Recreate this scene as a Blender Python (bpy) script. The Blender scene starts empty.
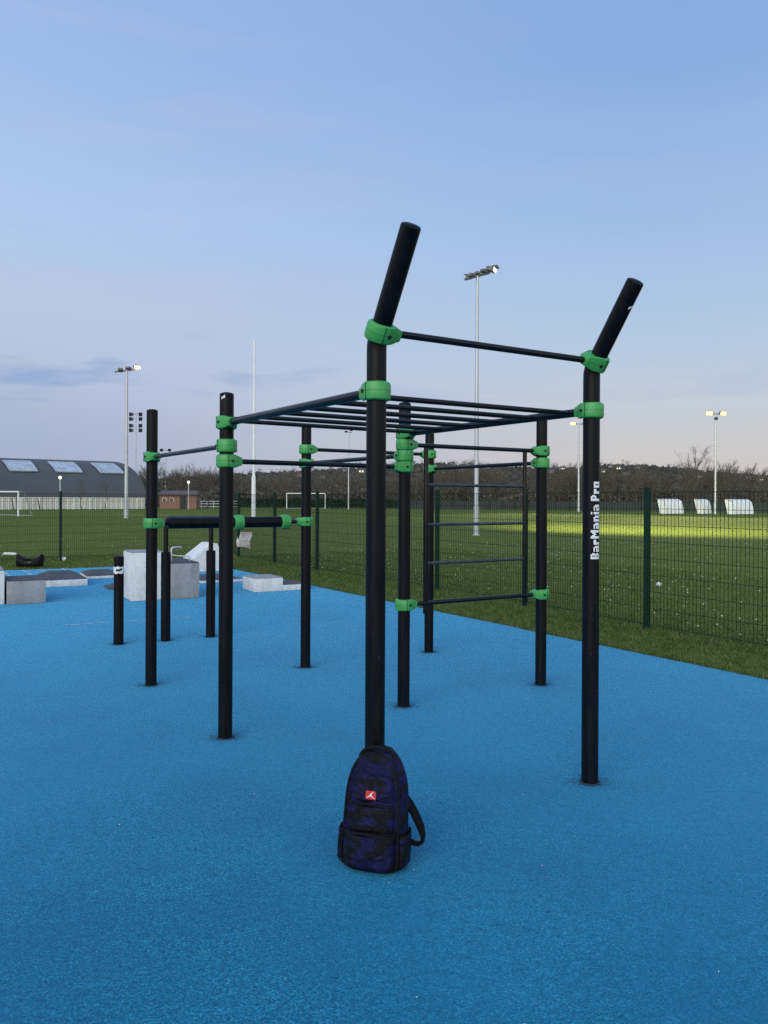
import bpy, bmesh, math, random
import numpy as np
from mathutils import Vector, Matrix, Euler

sc = bpy.context.scene
C = sc.collection
R = math.radians
PI = math.pi
rng = random.Random(11)
nrng = np.random.default_rng(11)

# ------------------------------------------------------------------ camera
F, HY, PHI, CAMH = 769.0, 499.0, R(0.27), 1.6
cam_d = bpy.data.cameras.new('camera')
cam = bpy.data.objects.new('camera', cam_d)
C.objects.link(cam)
sc.camera = cam
cam_d.lens = F * 36 / 1024
cam_d.sensor_width = 36
cam_d.sensor_fit = 'AUTO'
cam_d.shift_y = (HY - 512) / 1024
cam_d.clip_start = 0.05
cam_d.clip_end = 5000
r_ = Vector((math.cos(PHI), 0, math.sin(PHI)))
u_ = Vector((-math.sin(PHI), 0, math.cos(PHI)))
m = Matrix.Identity(4)
for i in range(3):
    m[i][0], m[i][1], m[i][2] = r_[i], u_[i], (0, -1, 0)[i]
m.translation = (0, 0, CAMH)
cam.matrix_world = m


def at(px, py, z=0.0):
    """survey point: where a spot of the ground (height z) lies"""
    u, v = px - 384, HY - py
    d = Vector((u * math.cos(PHI) - v * math.sin(PHI), F, u * math.sin(PHI) + v * math.cos(PHI)))
    t = (z - CAMH) / d.z
    return Vector((d.x * t, d.y * t, z))


def far(px, Y, z=0.0):
    return Vector(((px - 384) / F * Y, Y, z))


# ------------------------------------------------------------------ materials
def new_mat(name):
    mt = bpy.data.materials.new(name)
    mt.use_nodes = True
    nt = mt.node_tree
    b = nt.nodes['Principled BSDF']
    return mt, nt, b


def ramp(nt, fac, stops):
    n = nt.nodes.new('ShaderNodeValToRGB')
    el = n.color_ramp.elements
    while len(el) < len(stops):
        el.new(0.5)
    for e, (p, c) in zip(el, stops):
        e.position = p
        e.color = (c[0], c[1], c[2], 1)
    nt.links.new(fac, n.inputs[0])
    return n.outputs[0]


def noise(nt, scale, detail=4, rough=0.55, vec=None, dist=0.0):
    n = nt.nodes.new('ShaderNodeTexNoise')
    n.inputs['Scale'].default_value = scale
    n.inputs['Detail'].default_value = detail
    n.inputs['Roughness'].default_value = rough
    n.inputs['Distortion'].default_value = dist
    if vec is None:
        tc = nt.nodes.new('ShaderNodeTexCoord')
        vec = tc.outputs['Object']
    nt.links.new(vec, n.inputs['Vector'])
    return n.outputs['Fac']


def geo_pos(nt):
    g = nt.nodes.new('ShaderNodeNewGeometry')
    return g.outputs['Position']


def mixc(nt, fac, a, b, mode='MIX'):
    n = nt.nodes.new('ShaderNodeMix')
    n.data_type = 'RGBA'
    n.blend_type = mode
    for sock, v in ((n.inputs[0], fac), (n.inputs[6], a), (n.inputs[7], b)):
        if isinstance(v, (int, float)):
            sock.default_value = v
        elif isinstance(v, tuple):
            sock.default_value = (*v, 1)
        else:
            nt.links.new(v, sock)
    return n.outputs[2]


def bump(nt, b, h, strength=0.3, dist=0.01):
    n = nt.nodes.new('ShaderNodeBump')
    n.inputs['Strength'].default_value = strength
    n.inputs['Distance'].default_value = dist
    nt.links.new(h, n.inputs['Height'])
    nt.links.new(n.outputs[0], b.inputs['Normal'])


def plain(name, col, rough=0.6, var=0.18, scale=6.0, metal=0.0, spec=0.5, bmp=0.0, detail=5):
    """a colour with uneven wear: never a flat tone"""
    mt, nt, b = new_mat(name)
    f = noise(nt, scale, detail, 0.6)
    lo = tuple(c * (1 - var) for c in col)
    hi = tuple(min(1, c * (1 + var)) for c in col)
    nt.links.new(ramp(nt, f, [(0.3, lo), (0.7, hi)]), b.inputs['Base Color'])
    r = nt.nodes.new('ShaderNodeMapRange')
    r.inputs[3].default_value = max(0, rough - 0.08)
    r.inputs[4].default_value = min(1, rough + 0.08)
    nt.links.new(f, r.inputs[0])
    nt.links.new(r.outputs[0], b.inputs['Roughness'])
    b.inputs['Metallic'].default_value = metal
    b.inputs['Specular IOR Level'].default_value = spec
    if bmp:
        bump(nt, b, noise(nt, scale * 8, 4), bmp, 0.01)
    return mt


def emit(name, col, strength):
    mt, nt, b = new_mat(name)
    b.inputs['Base Color'].default_value = (*col, 1)
    b.inputs['Emission Color'].default_value = (*col, 1)
    b.inputs['Emission Strength'].default_value = strength
    return mt


M = {}
# black powder coat, with faint scuffs and drips
mt, nt, b = new_mat('black_powder_coat')
tc = nt.nodes.new('ShaderNodeTexCoord')
mp = nt.nodes.new('ShaderNodeMapping')
mp.inputs['Scale'].default_value = (30, 30, 3.5)
nt.links.new(tc.outputs['Object'], mp.inputs[0])
f = noise(nt, 1.0, 6, 0.65, mp.outputs[0])
f2 = noise(nt, 55, 3, 0.6)
c1 = ramp(nt, f, [(0.35, (0.0025, 0.003, 0.0045)), (0.62, (0.005, 0.0055, 0.0075)), (0.78, (0.014, 0.013, 0.014))])
nt.links.new(mixc(nt, ramp(nt, f2, [(0.68, (0, 0, 0)), (0.73, (0.6, 0.6, 0.6))]), c1, (0.045, 0.043, 0.042)), b.inputs['Base Color'])
nt.links.new(ramp(nt, f, [(0.3, (0.3, 0.3, 0.3)), (0.75, (0.5, 0.5, 0.5))]), b.inputs['Roughness'])
b.inputs['Specular IOR Level'].default_value = 0.15
M['black'] = mt
M['bar'] = plain('dark_bar_steel', (0.004, 0.004, 0.005), 0.22, 0.4, 9, 0.0, 0.32)
M['base_shade'] = plain('base_shade_and_grime', (0.012, 0.045, 0.075), 0.9, 0.5, 25)  # dark tone carries the contact shade and grime of the post feet
M['grit'] = plain('grit_and_base_shade', (0.008, 0.04, 0.075), 0.95, 0.6, 40)
M['rung'] = plain('worn_bar_steel', (0.05, 0.05, 0.052), 0.28, 0.4, 11, 0.4)
mt, nt, b = new_mat('green_plastic')
f = noise(nt, 14, 5)
nt.links.new(ramp(nt, f, [(0.3, (0.022, 0.25, 0.05)), (0.7, (0.034, 0.33, 0.07))]), b.inputs['Base Color'])
b.inputs['Roughness'].default_value = 0.36
fgr = noise(nt, 38, 6, 0.7)
cg = ramp(nt, f, [(0.3, (0.042, 0.28, 0.066)), (0.7, (0.062, 0.37, 0.092))])
cg = mixc(nt, ramp(nt, fgr, [(0.6, (0, 0, 0)), (0.7, (0.45, 0.45, 0.45))]), cg, (0.02, 0.10, 0.03))
nt.links.new(mixc(nt, ramp(nt, fgr, [(0.28, (0.4, 0.4, 0.4)), (0.34, (0, 0, 0))]), cg, (0.12, 0.42, 0.16)), b.inputs['Base Color'])
bump(nt, b, noise(nt, 120, 3), 0.12, 0.002)
M['green'] = mt
M['hole'] = plain('bolt_hole', (0.004, 0.012, 0.006), 0.6)
M['white_vinyl'] = plain('white_vinyl', (0.72, 0.73, 0.74), 0.5, 0.08, 30)
M['fence'] = plain('fence_green', (0.004, 0.026, 0.015), 0.5, 0.25, 5, 0, 0.2)
M['wire'] = plain('fence_wire', (0.005, 0.016, 0.009), 0.5, 0.25, 3, 0, 0.2)
M['galv'] = plain('galvanised_steel', (0.5, 0.52, 0.55), 0.45, 0.12, 1.2, 0.55)
M['galv_dark'] = plain('dark_lamp_housing', (0.15, 0.15, 0.155), 0.5, 0.3, 4, 0.3)
M['white_paint'] = plain('white_paint', (0.78, 0.79, 0.8), 0.45, 0.08, 3)
M['lit'] = emit('lit_floodlight', (1.0, 0.74, 0.36), 1.5)
M['lit_white'] = emit('lit_white_lamp', (1.0, 0.95, 0.82), 1.6)
M['lit_small'] = emit('lit_street_lamp', (1.0, 0.92, 0.76), 1.2)
M['lit_window'] = emit('lit_window', (1.0, 0.78, 0.45), 2.2)

# concrete of the parkour blocks: mottled, with drips, chips and a damp foot
def concrete(name, lo, mid, hi, foot=True):
    mt, nt, b = new_mat(name)
    f = noise(nt, 3.2, 7, 0.62)
    tc = nt.nodes.new('ShaderNodeTexCoord')
    mp = nt.nodes.new('ShaderNodeMapping')
    mp.inputs['Scale'].default_value = (7, 7, 0.9)
    nt.links.new(tc.outputs['Object'], mp.inputs[0])
    f2 = noise(nt, 1.6, 5, 0.6, mp.outputs[0])
    c = ramp(nt, f, [(0.3, lo), (0.5, mid), (0.72, hi)])
    c = mixc(nt, ramp(nt, f2, [(0.5, (0, 0, 0)), (0.72, (0.4, 0.4, 0.4))]), c, tuple(x * 0.62 for x in lo))
    f3 = noise(nt, 13, 8, 0.78)
    c = mixc(nt, ramp(nt, f3, [(0.3, (0.45, 0.45, 0.45)), (0.42, (0, 0, 0))]), c, tuple(x * 0.55 for x in lo))
    f4 = noise(nt, 4.5, 6, 0.7, mp.outputs[0])
    c = mixc(nt, ramp(nt, f4, [(0.6, (0, 0, 0)), (0.75, (0.35, 0.35, 0.35))]), c, (lo[0] * 0.75, lo[1] * 0.62, lo[2] * 0.48))
    nt.links.new(c, b.inputs['Base Color'])
    b.inputs['Roughness'].default_value = 0.85
    bump(nt, b, noise(nt, 30, 6, 0.7), 0.5, 0.012)
    return mt


M['conc_light'] = concrete('pale_concrete', (0.58, 0.59, 0.59), (0.7, 0.71, 0.71), (0.78, 0.785, 0.785))
M['conc_grey'] = concrete('grey_concrete', (0.21, 0.225, 0.24), (0.29, 0.305, 0.325), (0.36, 0.375, 0.395))
M['conc_dark'] = concrete('dark_rubber_top', (0.04, 0.045, 0.055), (0.06, 0.066, 0.078), (0.085, 0.092, 0.105))

# blue rubber crumb
mt, nt, b = new_mat('blue_rubber_crumb')
pos = geo_pos(nt)
vor = nt.nodes.new('ShaderNodeTexVoronoi')
vor.inputs['Scale'].default_value = 165
nt.links.new(pos, vor.inputs['Vector'])
vor2 = nt.nodes.new('ShaderNodeTexVoronoi')
vor2.inputs['Scale'].default_value = 60
nt.links.new(pos, vor2.inputs['Vector'])
fg = noise(nt, 105, 3, 0.7, pos)
fg2 = noise(nt, 24, 5, 0.8, pos)
fm = noise(nt, 1.3, 6, 0.62, pos)
fl = noise(nt, 0.28, 4, 0.55, pos)
sep = nt.nodes.new('ShaderNodeSeparateColor')
nt.links.new(vor.outputs['Color'], sep.inputs[0])
c = ramp(nt, sep.outputs[0], [(0.0, (0.006, 0.085, 0.158)), (0.4, (0.011, 0.162, 0.278)), (0.8, (0.017, 0.222, 0.365)), (1.0, (0.045, 0.33, 0.50))])
c = mixc(nt, ramp(nt, fg, [(0.40, (0.8, 0.8, 0.8)), (0.5, (0, 0, 0))]), c, (0.003, 0.035, 0.085))
c = mixc(nt, ramp(nt, fm, [(0.42, (0.0, 0.0, 0.0)), (0.66, (0.55, 0.55, 0.55))]), c, (0.007, 0.10, 0.205))
c = mixc(nt, ramp(nt, fl, [(0.4, (0.0, 0.0, 0.0)), (0.64, (0.5, 0.5, 0.5))]), c, (0.026, 0.225, 0.38))
c = mixc(nt, ramp(nt, fg2, [(0.34, (0.55, 0.55, 0.55)), (0.48, (0, 0, 0))]), c, (0.004, 0.07, 0.15))
c = mixc(nt, ramp(nt, fg2, [(0.58, (0.0, 0.0, 0.0)), (0.74, (0.3, 0.3, 0.3))]), c, (0.03, 0.27, 0.46))
# scarce pale scuffs
fs = noise(nt, 5.5, 9, 0.8, pos)
c = mixc(nt, ramp(nt, fs, [(0.735, (0, 0, 0)), (0.78, (0.5, 0.5, 0.5))]), c, (0.35, 0.45, 0.52))
nt.links.new(c, b.inputs['Base Color'])
b.inputs['Roughness'].default_value = 0.75
b.inputs['Specular IOR Level'].default_value = 0.12
b.inputs['Sheen Weight'].default_value = 0.95
b.inputs['Sheen Roughness'].default_value = 0.32
b.inputs['Sheen Tint'].default_value = (0.13, 0.48, 0.85, 1)
n = nt.nodes.new('ShaderNodeMath')
n.operation = 'ADD'
nt.links.new(vor.outputs['Distance'], n.inputs[0])
nt.links.new(fg, n.inputs[1])
bump(nt, b, n.outputs[0], 0.3, 0.005)
M['rubber'] = mt

# grass field
mt, nt, b = new_mat('grass_field')
pos = geo_pos(nt)
f1 = noise(nt, 0.09, 5, 0.6, pos)
f2 = noise(nt, 1.1, 6, 0.65, pos)
f3 = noise(nt, 22, 5, 0.75, pos)
f4 = noise(nt, 0.5, 6, 0.7, pos)
c = ramp(nt, f2, [(0.28, (0.086, 0.112, 0.023)), (0.5, (0.124, 0.154, 0.035)), (0.72, (0.17, 0.19, 0.05))])
c = mixc(nt, ramp(nt, f1, [(0.36, (0, 0, 0)), (0.65, (0.55, 0.55, 0.55))]), c, (0.135, 0.16, 0.04))
c = mixc(nt, ramp(nt, f4, [(0.56, (0, 0, 0)), (0.72, (0.45, 0.45, 0.45))]), c, (0.10, 0.088, 0.042))
c = mixc(nt, ramp(nt, f3, [(0.35, (0.7, 0.7, 0.7)), (0.52, (0, 0, 0))]), c, (0.018, 0.03, 0.01))
nt.links.new(c, b.inputs['Base Color'])
b.inputs['Roughness'].default_value = 1.0
b.inputs['Specular IOR Level'].default_value = 0.04
bump(nt, b, f3, 0.22, 0.03)
M['field'] = mt
mt, nt, b = new_mat('grass_blades')
pos = geo_pos(nt)
f = noise(nt, 7, 5, 0.8, pos)
f2 = noise(nt, 1.6, 5, 0.7, pos)
c = ramp(nt, f, [(0.32, (0.032, 0.058, 0.013)), (0.5, (0.082, 0.125, 0.028)), (0.66, (0.165, 0.2, 0.07))])
c = mixc(nt, ramp(nt, f2, [(0.54, (0, 0, 0)), (0.72, (0.4, 0.4, 0.4))]), c, (0.19, 0.17, 0.08))
nt.links.new(c, b.inputs['Base Color'])
b.inputs['Roughness'].default_value = 0.65
b.inputs['Specular IOR Level'].default_value = 0.25
M['blades'] = mt
M['soil_edge'] = plain('rubber_edging', (0.16, 0.17, 0.15), 0.9, 0.5, 9)
M['line'] = plain('worn_white_line', (0.3, 0.46, 0.6), 0.85, 0.4, 18)
M['bark'] = plain('bark', (0.085, 0.07, 0.055), 0.9, 0.3, 3)
M['twig'] = plain('winter_twigs', (0.10, 0.083, 0.064), 0.9, 0.3, 0.4)
M['twig_far'] = plain('far_winter_twigs', (0.105, 0.088, 0.066), 0.9, 0.4, 0.08)
M['conifer'] = plain('dark_woodland', (0.052, 0.05, 0.038), 0.95, 0.5, 0.08)
M['hedge'] = plain('hedge_green', (0.016, 0.04, 0.02), 0.85, 0.5, 1.5)
M['hill'] = plain('winter_hillside', (0.065, 0.064, 0.05), 0.95, 0.4, 0.03)
M['net'] = plain('dark_windbreak', (0.03, 0.036, 0.037), 0.8, 0.3, 0.7)
M['house_wall'] = plain('render_wall', (0.28, 0.27, 0.25), 0.8, 0.15, 0.2)
M['house_roof'] = plain('slate_roof', (0.1, 0.085, 0.08), 0.8, 0.3, 0.2)
M['glass_dark'] = plain('dark_glass', (0.03, 0.035, 0.045), 0.15, 0.2, 2)
M['hall'] = plain('hall_cladding', (0.08, 0.083, 0.086), 0.7, 0.14, 0.15, 0, 0.25)
M['hall_low'] = plain('hall_lower_cladding', (0.055, 0.06, 0.07), 0.6, 0.14, 0.15)
M['skylight'] = plain('skylight_glazing', (0.46, 0.48, 0.53), 0.28, 0.35, 0.7, 0.25)
M['wall_panel'] = plain('beige_wall_panel', (0.55, 0.53, 0.46), 0.8, 0.15, 0.5)
M['wall_post'] = plain('pale_wall_post', (0.75, 0.74, 0.7), 0.8, 0.12, 0.5)
M['dugout'] = plain('white_dugout_sheet', (0.74, 0.75, 0.76), 0.4, 0.08, 1.0)

# brick
mt, nt, b = new_mat('red_brick')
br = nt.nodes.new('ShaderNodeTexBrick')
br.inputs['Color1'].default_value = (0.26, 0.115, 0.07, 1)
br.inputs['Color2'].default_value = (0.2, 0.085, 0.055, 1)
br.inputs['Mortar'].default_value = (0.3, 0.25, 0.21, 1)
br.inputs['Scale'].default_value = 4
tc = nt.nodes.new('ShaderNodeTexCoord')
mp = nt.nodes.new('ShaderNodeMapping')
mp.inputs['Rotation'].default_value = (PI / 2, 0, 0)
nt.links.new(tc.outputs['Object'], mp.inputs[0])
nt.links.new(mp.outputs[0], br.inputs['Vector'])
nt.links.new(br.outputs['Color'], b.inputs['Base Color'])
b.inputs['Roughness'].default_value = 0.85
M['brick'] = mt

# backpack cloth: black with a jagged dark violet print
mt, nt, b = new_mat('backpack_cloth')
tc = nt.nodes.new('ShaderNodeTexCoord')
mp = nt.nodes.new('ShaderNodeMapping')
mp.inputs['Scale'].default_value = (7, 7, 16)
mp.inputs['Rotation'].default_value = (0.2, 0.55, 0.3)
nt.links.new(tc.outputs['Object'], mp.inputs[0])
f0 = noise(nt, 1.5, 6, 0.62, mp.outputs[0], 0.8)
vb = nt.nodes.new('ShaderNodeTexVoronoi')
vb.inputs['Scale'].default_value = 2.3
nt.links.new(mp.outputs[0], vb.inputs['Vector'])
sv = nt.nodes.new('ShaderNodeSeparateColor')
nt.links.new(vb.outputs['Color'], sv.inputs[0])
fa = nt.nodes.new('ShaderNodeMix')
fa.inputs[0].default_value = 0.3
nt.links.new(f0, fa.inputs[2])
nt.links.new(sv.outputs[0], fa.inputs[3])
f = fa.outputs[0]
nt.links.new(ramp(nt, f, [(0.44, (0.0016, 0.0016, 0.0035)), (0.52, (0.003, 0.0028, 0.014)), (0.57, (0.009, 0.008, 0.08)), (0.615, (0.0025, 0.0025, 0.012)), (0.70, (0.007, 0.0065, 0.058))]), b.inputs['Base Color'])
b.inputs['Roughness'].default_value = 0.62
b.inputs['Specular IOR Level'].default_value = 0.3
b.inputs['Specular IOR Level'].default_value = 0.18
bump(nt, b, noise(nt, 11, 6, 0.65, None, 0.8), 0.9, 0.03)
M['cloth'] = mt
M['webbing'] = plain('black_webbing', (0.0025, 0.0025, 0.004), 0.85, 0.3, 30, 0, 0.15)
M['trim'] = plain('charcoal_trim', (0.004, 0.004, 0.006), 0.8, 0.3, 30, 0, 0.2)
M['red'] = plain('red_patch', (0.5, 0.022, 0.03), 0.6, 0.1, 60)
M['duffel'] = plain('black_nylon', (0.004, 0.0045, 0.006), 0.6, 0.4, 8, 0, 0.2, bmp=0.4)
M['litter'] = plain('white_litter', (0.75, 0.75, 0.74), 0.6, 0.1, 30)
mt, nt, b = new_mat('printed_sheet')
f = noise(nt, 9, 4)
nt.links.new(ramp(nt, f, [(0.5, (0.6, 0.6, 0.62)), (0.6, (0.5, 0.38, 0.42)), (0.66, (0.35, 0.3, 0.36)), (0.72, (0.6, 0.58, 0.6))]), b.inputs['Base Color'])
b.inputs['Roughness'].default_value = 0.5
M['sheet'] = mt
M['daisy'] = plain('daisy_white', (0.7, 0.7, 0.66), 0.7, 0.1, 4)


# ------------------------------------------------------------------ mesh builder
class MB:
    def __init__(self):
        self.v, self.f, self.mi, self.cur = [], [], [], 0

    def add(self, vs, fs):
        o = len(self.v)
        self.v += [tuple(p) for p in vs]
        for q in fs:
            self.f.append(tuple(i + o for i in q))
            self.mi.append(self.cur)

    def box(self, c, s, rz=0.0, taper=1.0, mat4=None):
        hx, hy, hz = s[0] / 2, s[1] / 2, s[2] / 2
        vs = []
        for dz in (-1, 1):
            k = taper if dz > 0 else 1
            for dx, dy in ((-1, -1), (1, -1), (1, 1), (-1, 1)):
                vs.append(Vector((dx * hx * k, dy * hy * k, dz * hz)))
        rot = Matrix.Rotation(rz, 3, 'Z') if mat4 is None else mat4
        vs = [rot @ p + Vector(c) for p in vs]
        self.add(vs, [(3, 2, 1, 0), (4, 5, 6, 7), (0, 1, 5, 4), (1, 2, 6, 5), (2, 3, 7, 6), (3, 0, 4, 7)])

    def tube(self, pts, rad, n=12, cap=True, dome=0.0):
        pts = [Vector(p) for p in pts]
        rads = rad if isinstance(rad, (list, tuple)) else [rad] * len(pts)
        if dome:
            d = (pts[-1] - pts[-2]).normalized()
            e, r = pts[-1], rads[-1]
            pts = pts[:-1] + [e, e + d * dome * 0.6, e + d * dome]
            rads = list(rads[:-1]) + [r, r * 0.86, r * 0.5]
        vs, fs = [], []
        t0 = (pts[1] - pts[0]).normalized()
        a = Vector((0, 0, 1)) if abs(t0.z) < 0.9 else Vector((1, 0, 0))
        side = t0.cross(a).normalized()
        for i, p in enumerate(pts):
            if i == 0:
                t = t0
            elif i == len(pts) - 1:
                t = (pts[i] - pts[i - 1]).normalized()
            else:
                t = ((pts[i] - pts[i - 1]).normalized() + (pts[i + 1] - pts[i]).normalized()).normalized()
            side = (side - t * side.dot(t)).normalized()
            up = t.cross(side)
            for k in range(n):
                an = 2 * PI * k / n
                vs.append(p + (side * math.cos(an) + up * math.sin(an)) * rads[i])
        for i in range(len(pts) - 1):
            for k in range(n):
                k2 = (k + 1) % n
                fs.append((i * n + k, i * n + k2, (i + 1) * n + k2, (i + 1) * n + k))
        if cap:
            fs.append(tuple(range(n - 1, -1, -1)))
            fs.append(tuple((len(pts) - 1) * n + k for k in range(n)))
        self.add(vs, fs)

    def loft(self, rings, cap=True):
        n = len(rings[0])
        vs = [p for r in rings for p in r]
        fs = []
        for i in range(len(rings) - 1):
            for k in range(n):
                k2 = (k + 1) % n
                fs.append((i * n + k, i * n + k2, (i + 1) * n + k2, (i + 1) * n + k))
        if cap:
            fs.append(tuple(range(n - 1, -1, -1)))
            fs.append(tuple((len(rings) - 1) * n + k for k in range(n)))
        self.add(vs, fs)

    def build(self, name, mat, parent=None, origin=None, smooth=False, bevel=0.0, subsurf=0, loc=None):
        me = bpy.data.meshes.new(name)
        vs = self.v
        if origin is not None:
            o = Vector(origin)
            vs = [tuple(Vector(p) - o) for p in vs]
        me.from_pydata(vs, [], self.f)
        for mm in (mat if isinstance(mat, (list, tuple)) else [mat]):
            me.materials.append(mm)
        me.polygons.foreach_set('material_index', self.mi)
        if bevel or smooth:
            bm = bmesh.new()
            bm.from_mesh(me)
            if bevel:
                es = [e for e in bm.edges if len(e.link_faces) == 2 and e.calc_face_angle(0) > 0.6]
                bmesh.ops.bevel(bm, geom=es, offset=bevel, segments=2, profile=0.6, affect='EDGES')
            bmesh.ops.recalc_face_normals(bm, faces=bm.faces)
            bm.to_mesh(me)
            bm.free()
        if smooth:
            me.polygons.foreach_set('use_smooth', [True] * len(me.polygons))
            try:
                me.set_sharp_from_angle(angle=R(38))
            except Exception:
                pass
        me.update()
        ob = bpy.data.objects.new(name, me)
        C.objects.link(ob)
        if parent is not None:
            ob.parent = parent
        if loc is not None:
            ob.location = loc
        if subsurf:
            md = ob.modifiers.new('sub', 'SUBSURF')
            md.levels = md.render_levels = subsurf
        return ob


def big_mesh(name, V, Fc, mat):
    """numpy arrays (n,3) and (m,3) -> mesh object"""
    me = bpy.data.meshes.new(name)
    me.vertices.add(len(V))
    me.vertices.foreach_set('co', np.asarray(V, dtype=np.float32).ravel())
    k = Fc.shape[1]
    me.loops.add(Fc.size)
    me.loops.foreach_set('vertex_index', Fc.astype(np.int32).ravel())
    me.polygons.add(len(Fc))
    me.polygons.foreach_set('loop_start', np.arange(0, Fc.size, k, dtype=np.int32))
    me.update(calc_edges=True)
    me.validate()
    me.materials.append(mat)
    ob = bpy.data.objects.new(name, me)
    C.objects.link(ob)
    return ob


def tag(o, label, cat, group=None, kind=None):
    if label:
        o['label'] = label
    if cat:
        o['category'] = cat
    if group:
        o['group'] = group
    if kind:
        o['kind'] = kind
    return o


def thing(name, label, cat, loc=(0, 0, 0), rz=0.0, group=None):
    o = bpy.data.objects.new(name, None)
    o.empty_display_size = 0.2
    C.objects.link(o)
    o.location = loc
    o.rotation_euler = (0, 0, rz)
    return tag(o, label, cat, group)


def structure(o):
    o['kind'] = 'structure'
    return o


def copy_tree(o, parent=None):
    c = o.copy()
    C.objects.link(c)
    c.parent = parent
    for ch in list(o.children):
        copy_tree(ch, c)
    return c


# ------------------------------------------------------------------ ground
GZ = -0.03
mb = MB()
S = 1600
mb.add([(-S, -300, GZ), (S, -300, GZ), (S, S, GZ), (-S, S, GZ)], [(0, 1, 2, 3)])
structure(mb.build('field', M['field']))

E0 = Vector((2.06, 9.0, 0))
ED = Vector((-0.545, 0.838, 0)).normalized()      # along the right edge, away from us
A = Vector((0.87, 0.49, 0)).normalized()
corner = E0 + ED * ((18.7 - 9.0) / ED.y)
LD = Vector((-0.905, -0.425, 0)).normalized()
pts = [corner]
# a slightly uneven outline
poly = []
for k in range(0, 60):
    s = k * 0.55
    p = E0 + ED * (-21 + s)
    if p.y > corner.y:
        break
    poly.append(p + Vector((rng.uniform(-0.02, 0.02), rng.uniform(-0.02, 0.02), 0)))
poly.append(corner.copy())
for k in range(1, 34):
    poly.append(corner + LD * (0.6 * k) + Vector((0, rng.uniform(-0.025, 0.025), 0)))
last = poly[-1]
poly.append(Vector((last.x, -8.7, 0)))
mb = MB()
n = len(poly)
mb.add([(p.x, p.y, 0) for p in poly] + [(p.x, p.y, GZ - 0.05) for p in poly],
       [tuple(range(n))] + [(i, i + n, (i + 1) % n + n, (i + 1) % n) for i in range(n)])
rub = structure(mb.build('rubber_floor', M['rubber'], smooth=False))
# thin pale edging round the rubber
mb = MB()
for i in range(len(poly) - 2):
    p, q = poly[i], poly[i + 1]
    d = (q - p).normalized()
    nn = Vector((d.y, -d.x, 0))
    mb.add([(p + nn * 0.004).to_tuple()[:2] + (-0.008,), (p + nn * 0.05).to_tuple()[:2] + (-0.012,), (q + nn * 0.05).to_tuple()[:2] + (-0.012,), (q + nn * 0.004).to_tuple()[:2] + (-0.008,)], [(0, 1, 2, 3)])
structure(mb.build('floor_edging', M['soil_edge']))

# worn white marks on the rubber
def dash(mb, p, q, w, n=1, gap=0.0, z=0.004):
    p, q = Vector(p), Vector(q)
    d = q - p
    L = d.length
    d.normalize()
    nn = Vector((-d.y, d.x, 0))
    s = 0.0
    step = L / n
    for i in range(n):
        a0 = p + d * (i * step + rng.uniform(0, gap))
        a1 = p + d * ((i + 1) * step - rng.uniform(0, gap))
        k = 6
        up, dn = [], []
        for j in range(k + 1):
            c = a0.lerp(a1, j / k)
            up.append(c + nn * w * rng.uniform(0.2, 0.6))
            dn.append(c - nn * w * rng.uniform(0.2, 0.6))
        vs = [(v.x, v.y, z) for v in dn + up]
        mb.add(vs, [(j, j + 1, k + 2 + j, k + 1 + j) for j in range(k)])


mb = MB()
dash(mb, at(66, 625.5), at(196, 617), 0.05, 9, 0.035)
for a_, b_ in (((5, 572.5), (11, 577)), ((22, 570), (32, 575)), ((62, 568.5), (80, 577)), ((40, 569.5), (46, 572))):
    dash(mb, at(*a_), at(*b_), 0.07, 2, 0.04)
dash(mb, at(188, 603.5), at(206, 603), 0.05, 3, 0.05)
dash(mb, at(283, 593), at(318, 594), 0.035, 4, 0.05)
structure(mb.build('court_line', M['line']))

# ------------------------------------------------------------------ calisthenics frame
POST = {1: (-0.038, 3.62), 2: (1.174, 4.36), 3: (-1.055, 5.145), 4: (-1.985, 6.575),
        5: (-0.739, 7.30), 6: (0.158, 5.94), 7: (0.476, 8.05), 8: (1.362, 6.65)}
P = {k: Vector((x, y, 0)) for k, (x, y) in POST.items()}
PR = 0.047
BASE = Vector((-0.1, 5.9, 0))
frame = thing('calisthenics_frame', 'black outdoor workout frame with green clamps, monkey bars and ladder on the blue floor', 'workout frame', BASE)
lean = Vector((0.55, -0.835, 0)).normalized()
ZB = 2.335
bend_top = {}


def sm(x):
    x = max(0, min(1, x))
    return x * x * (3 - 2 * x)


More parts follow.
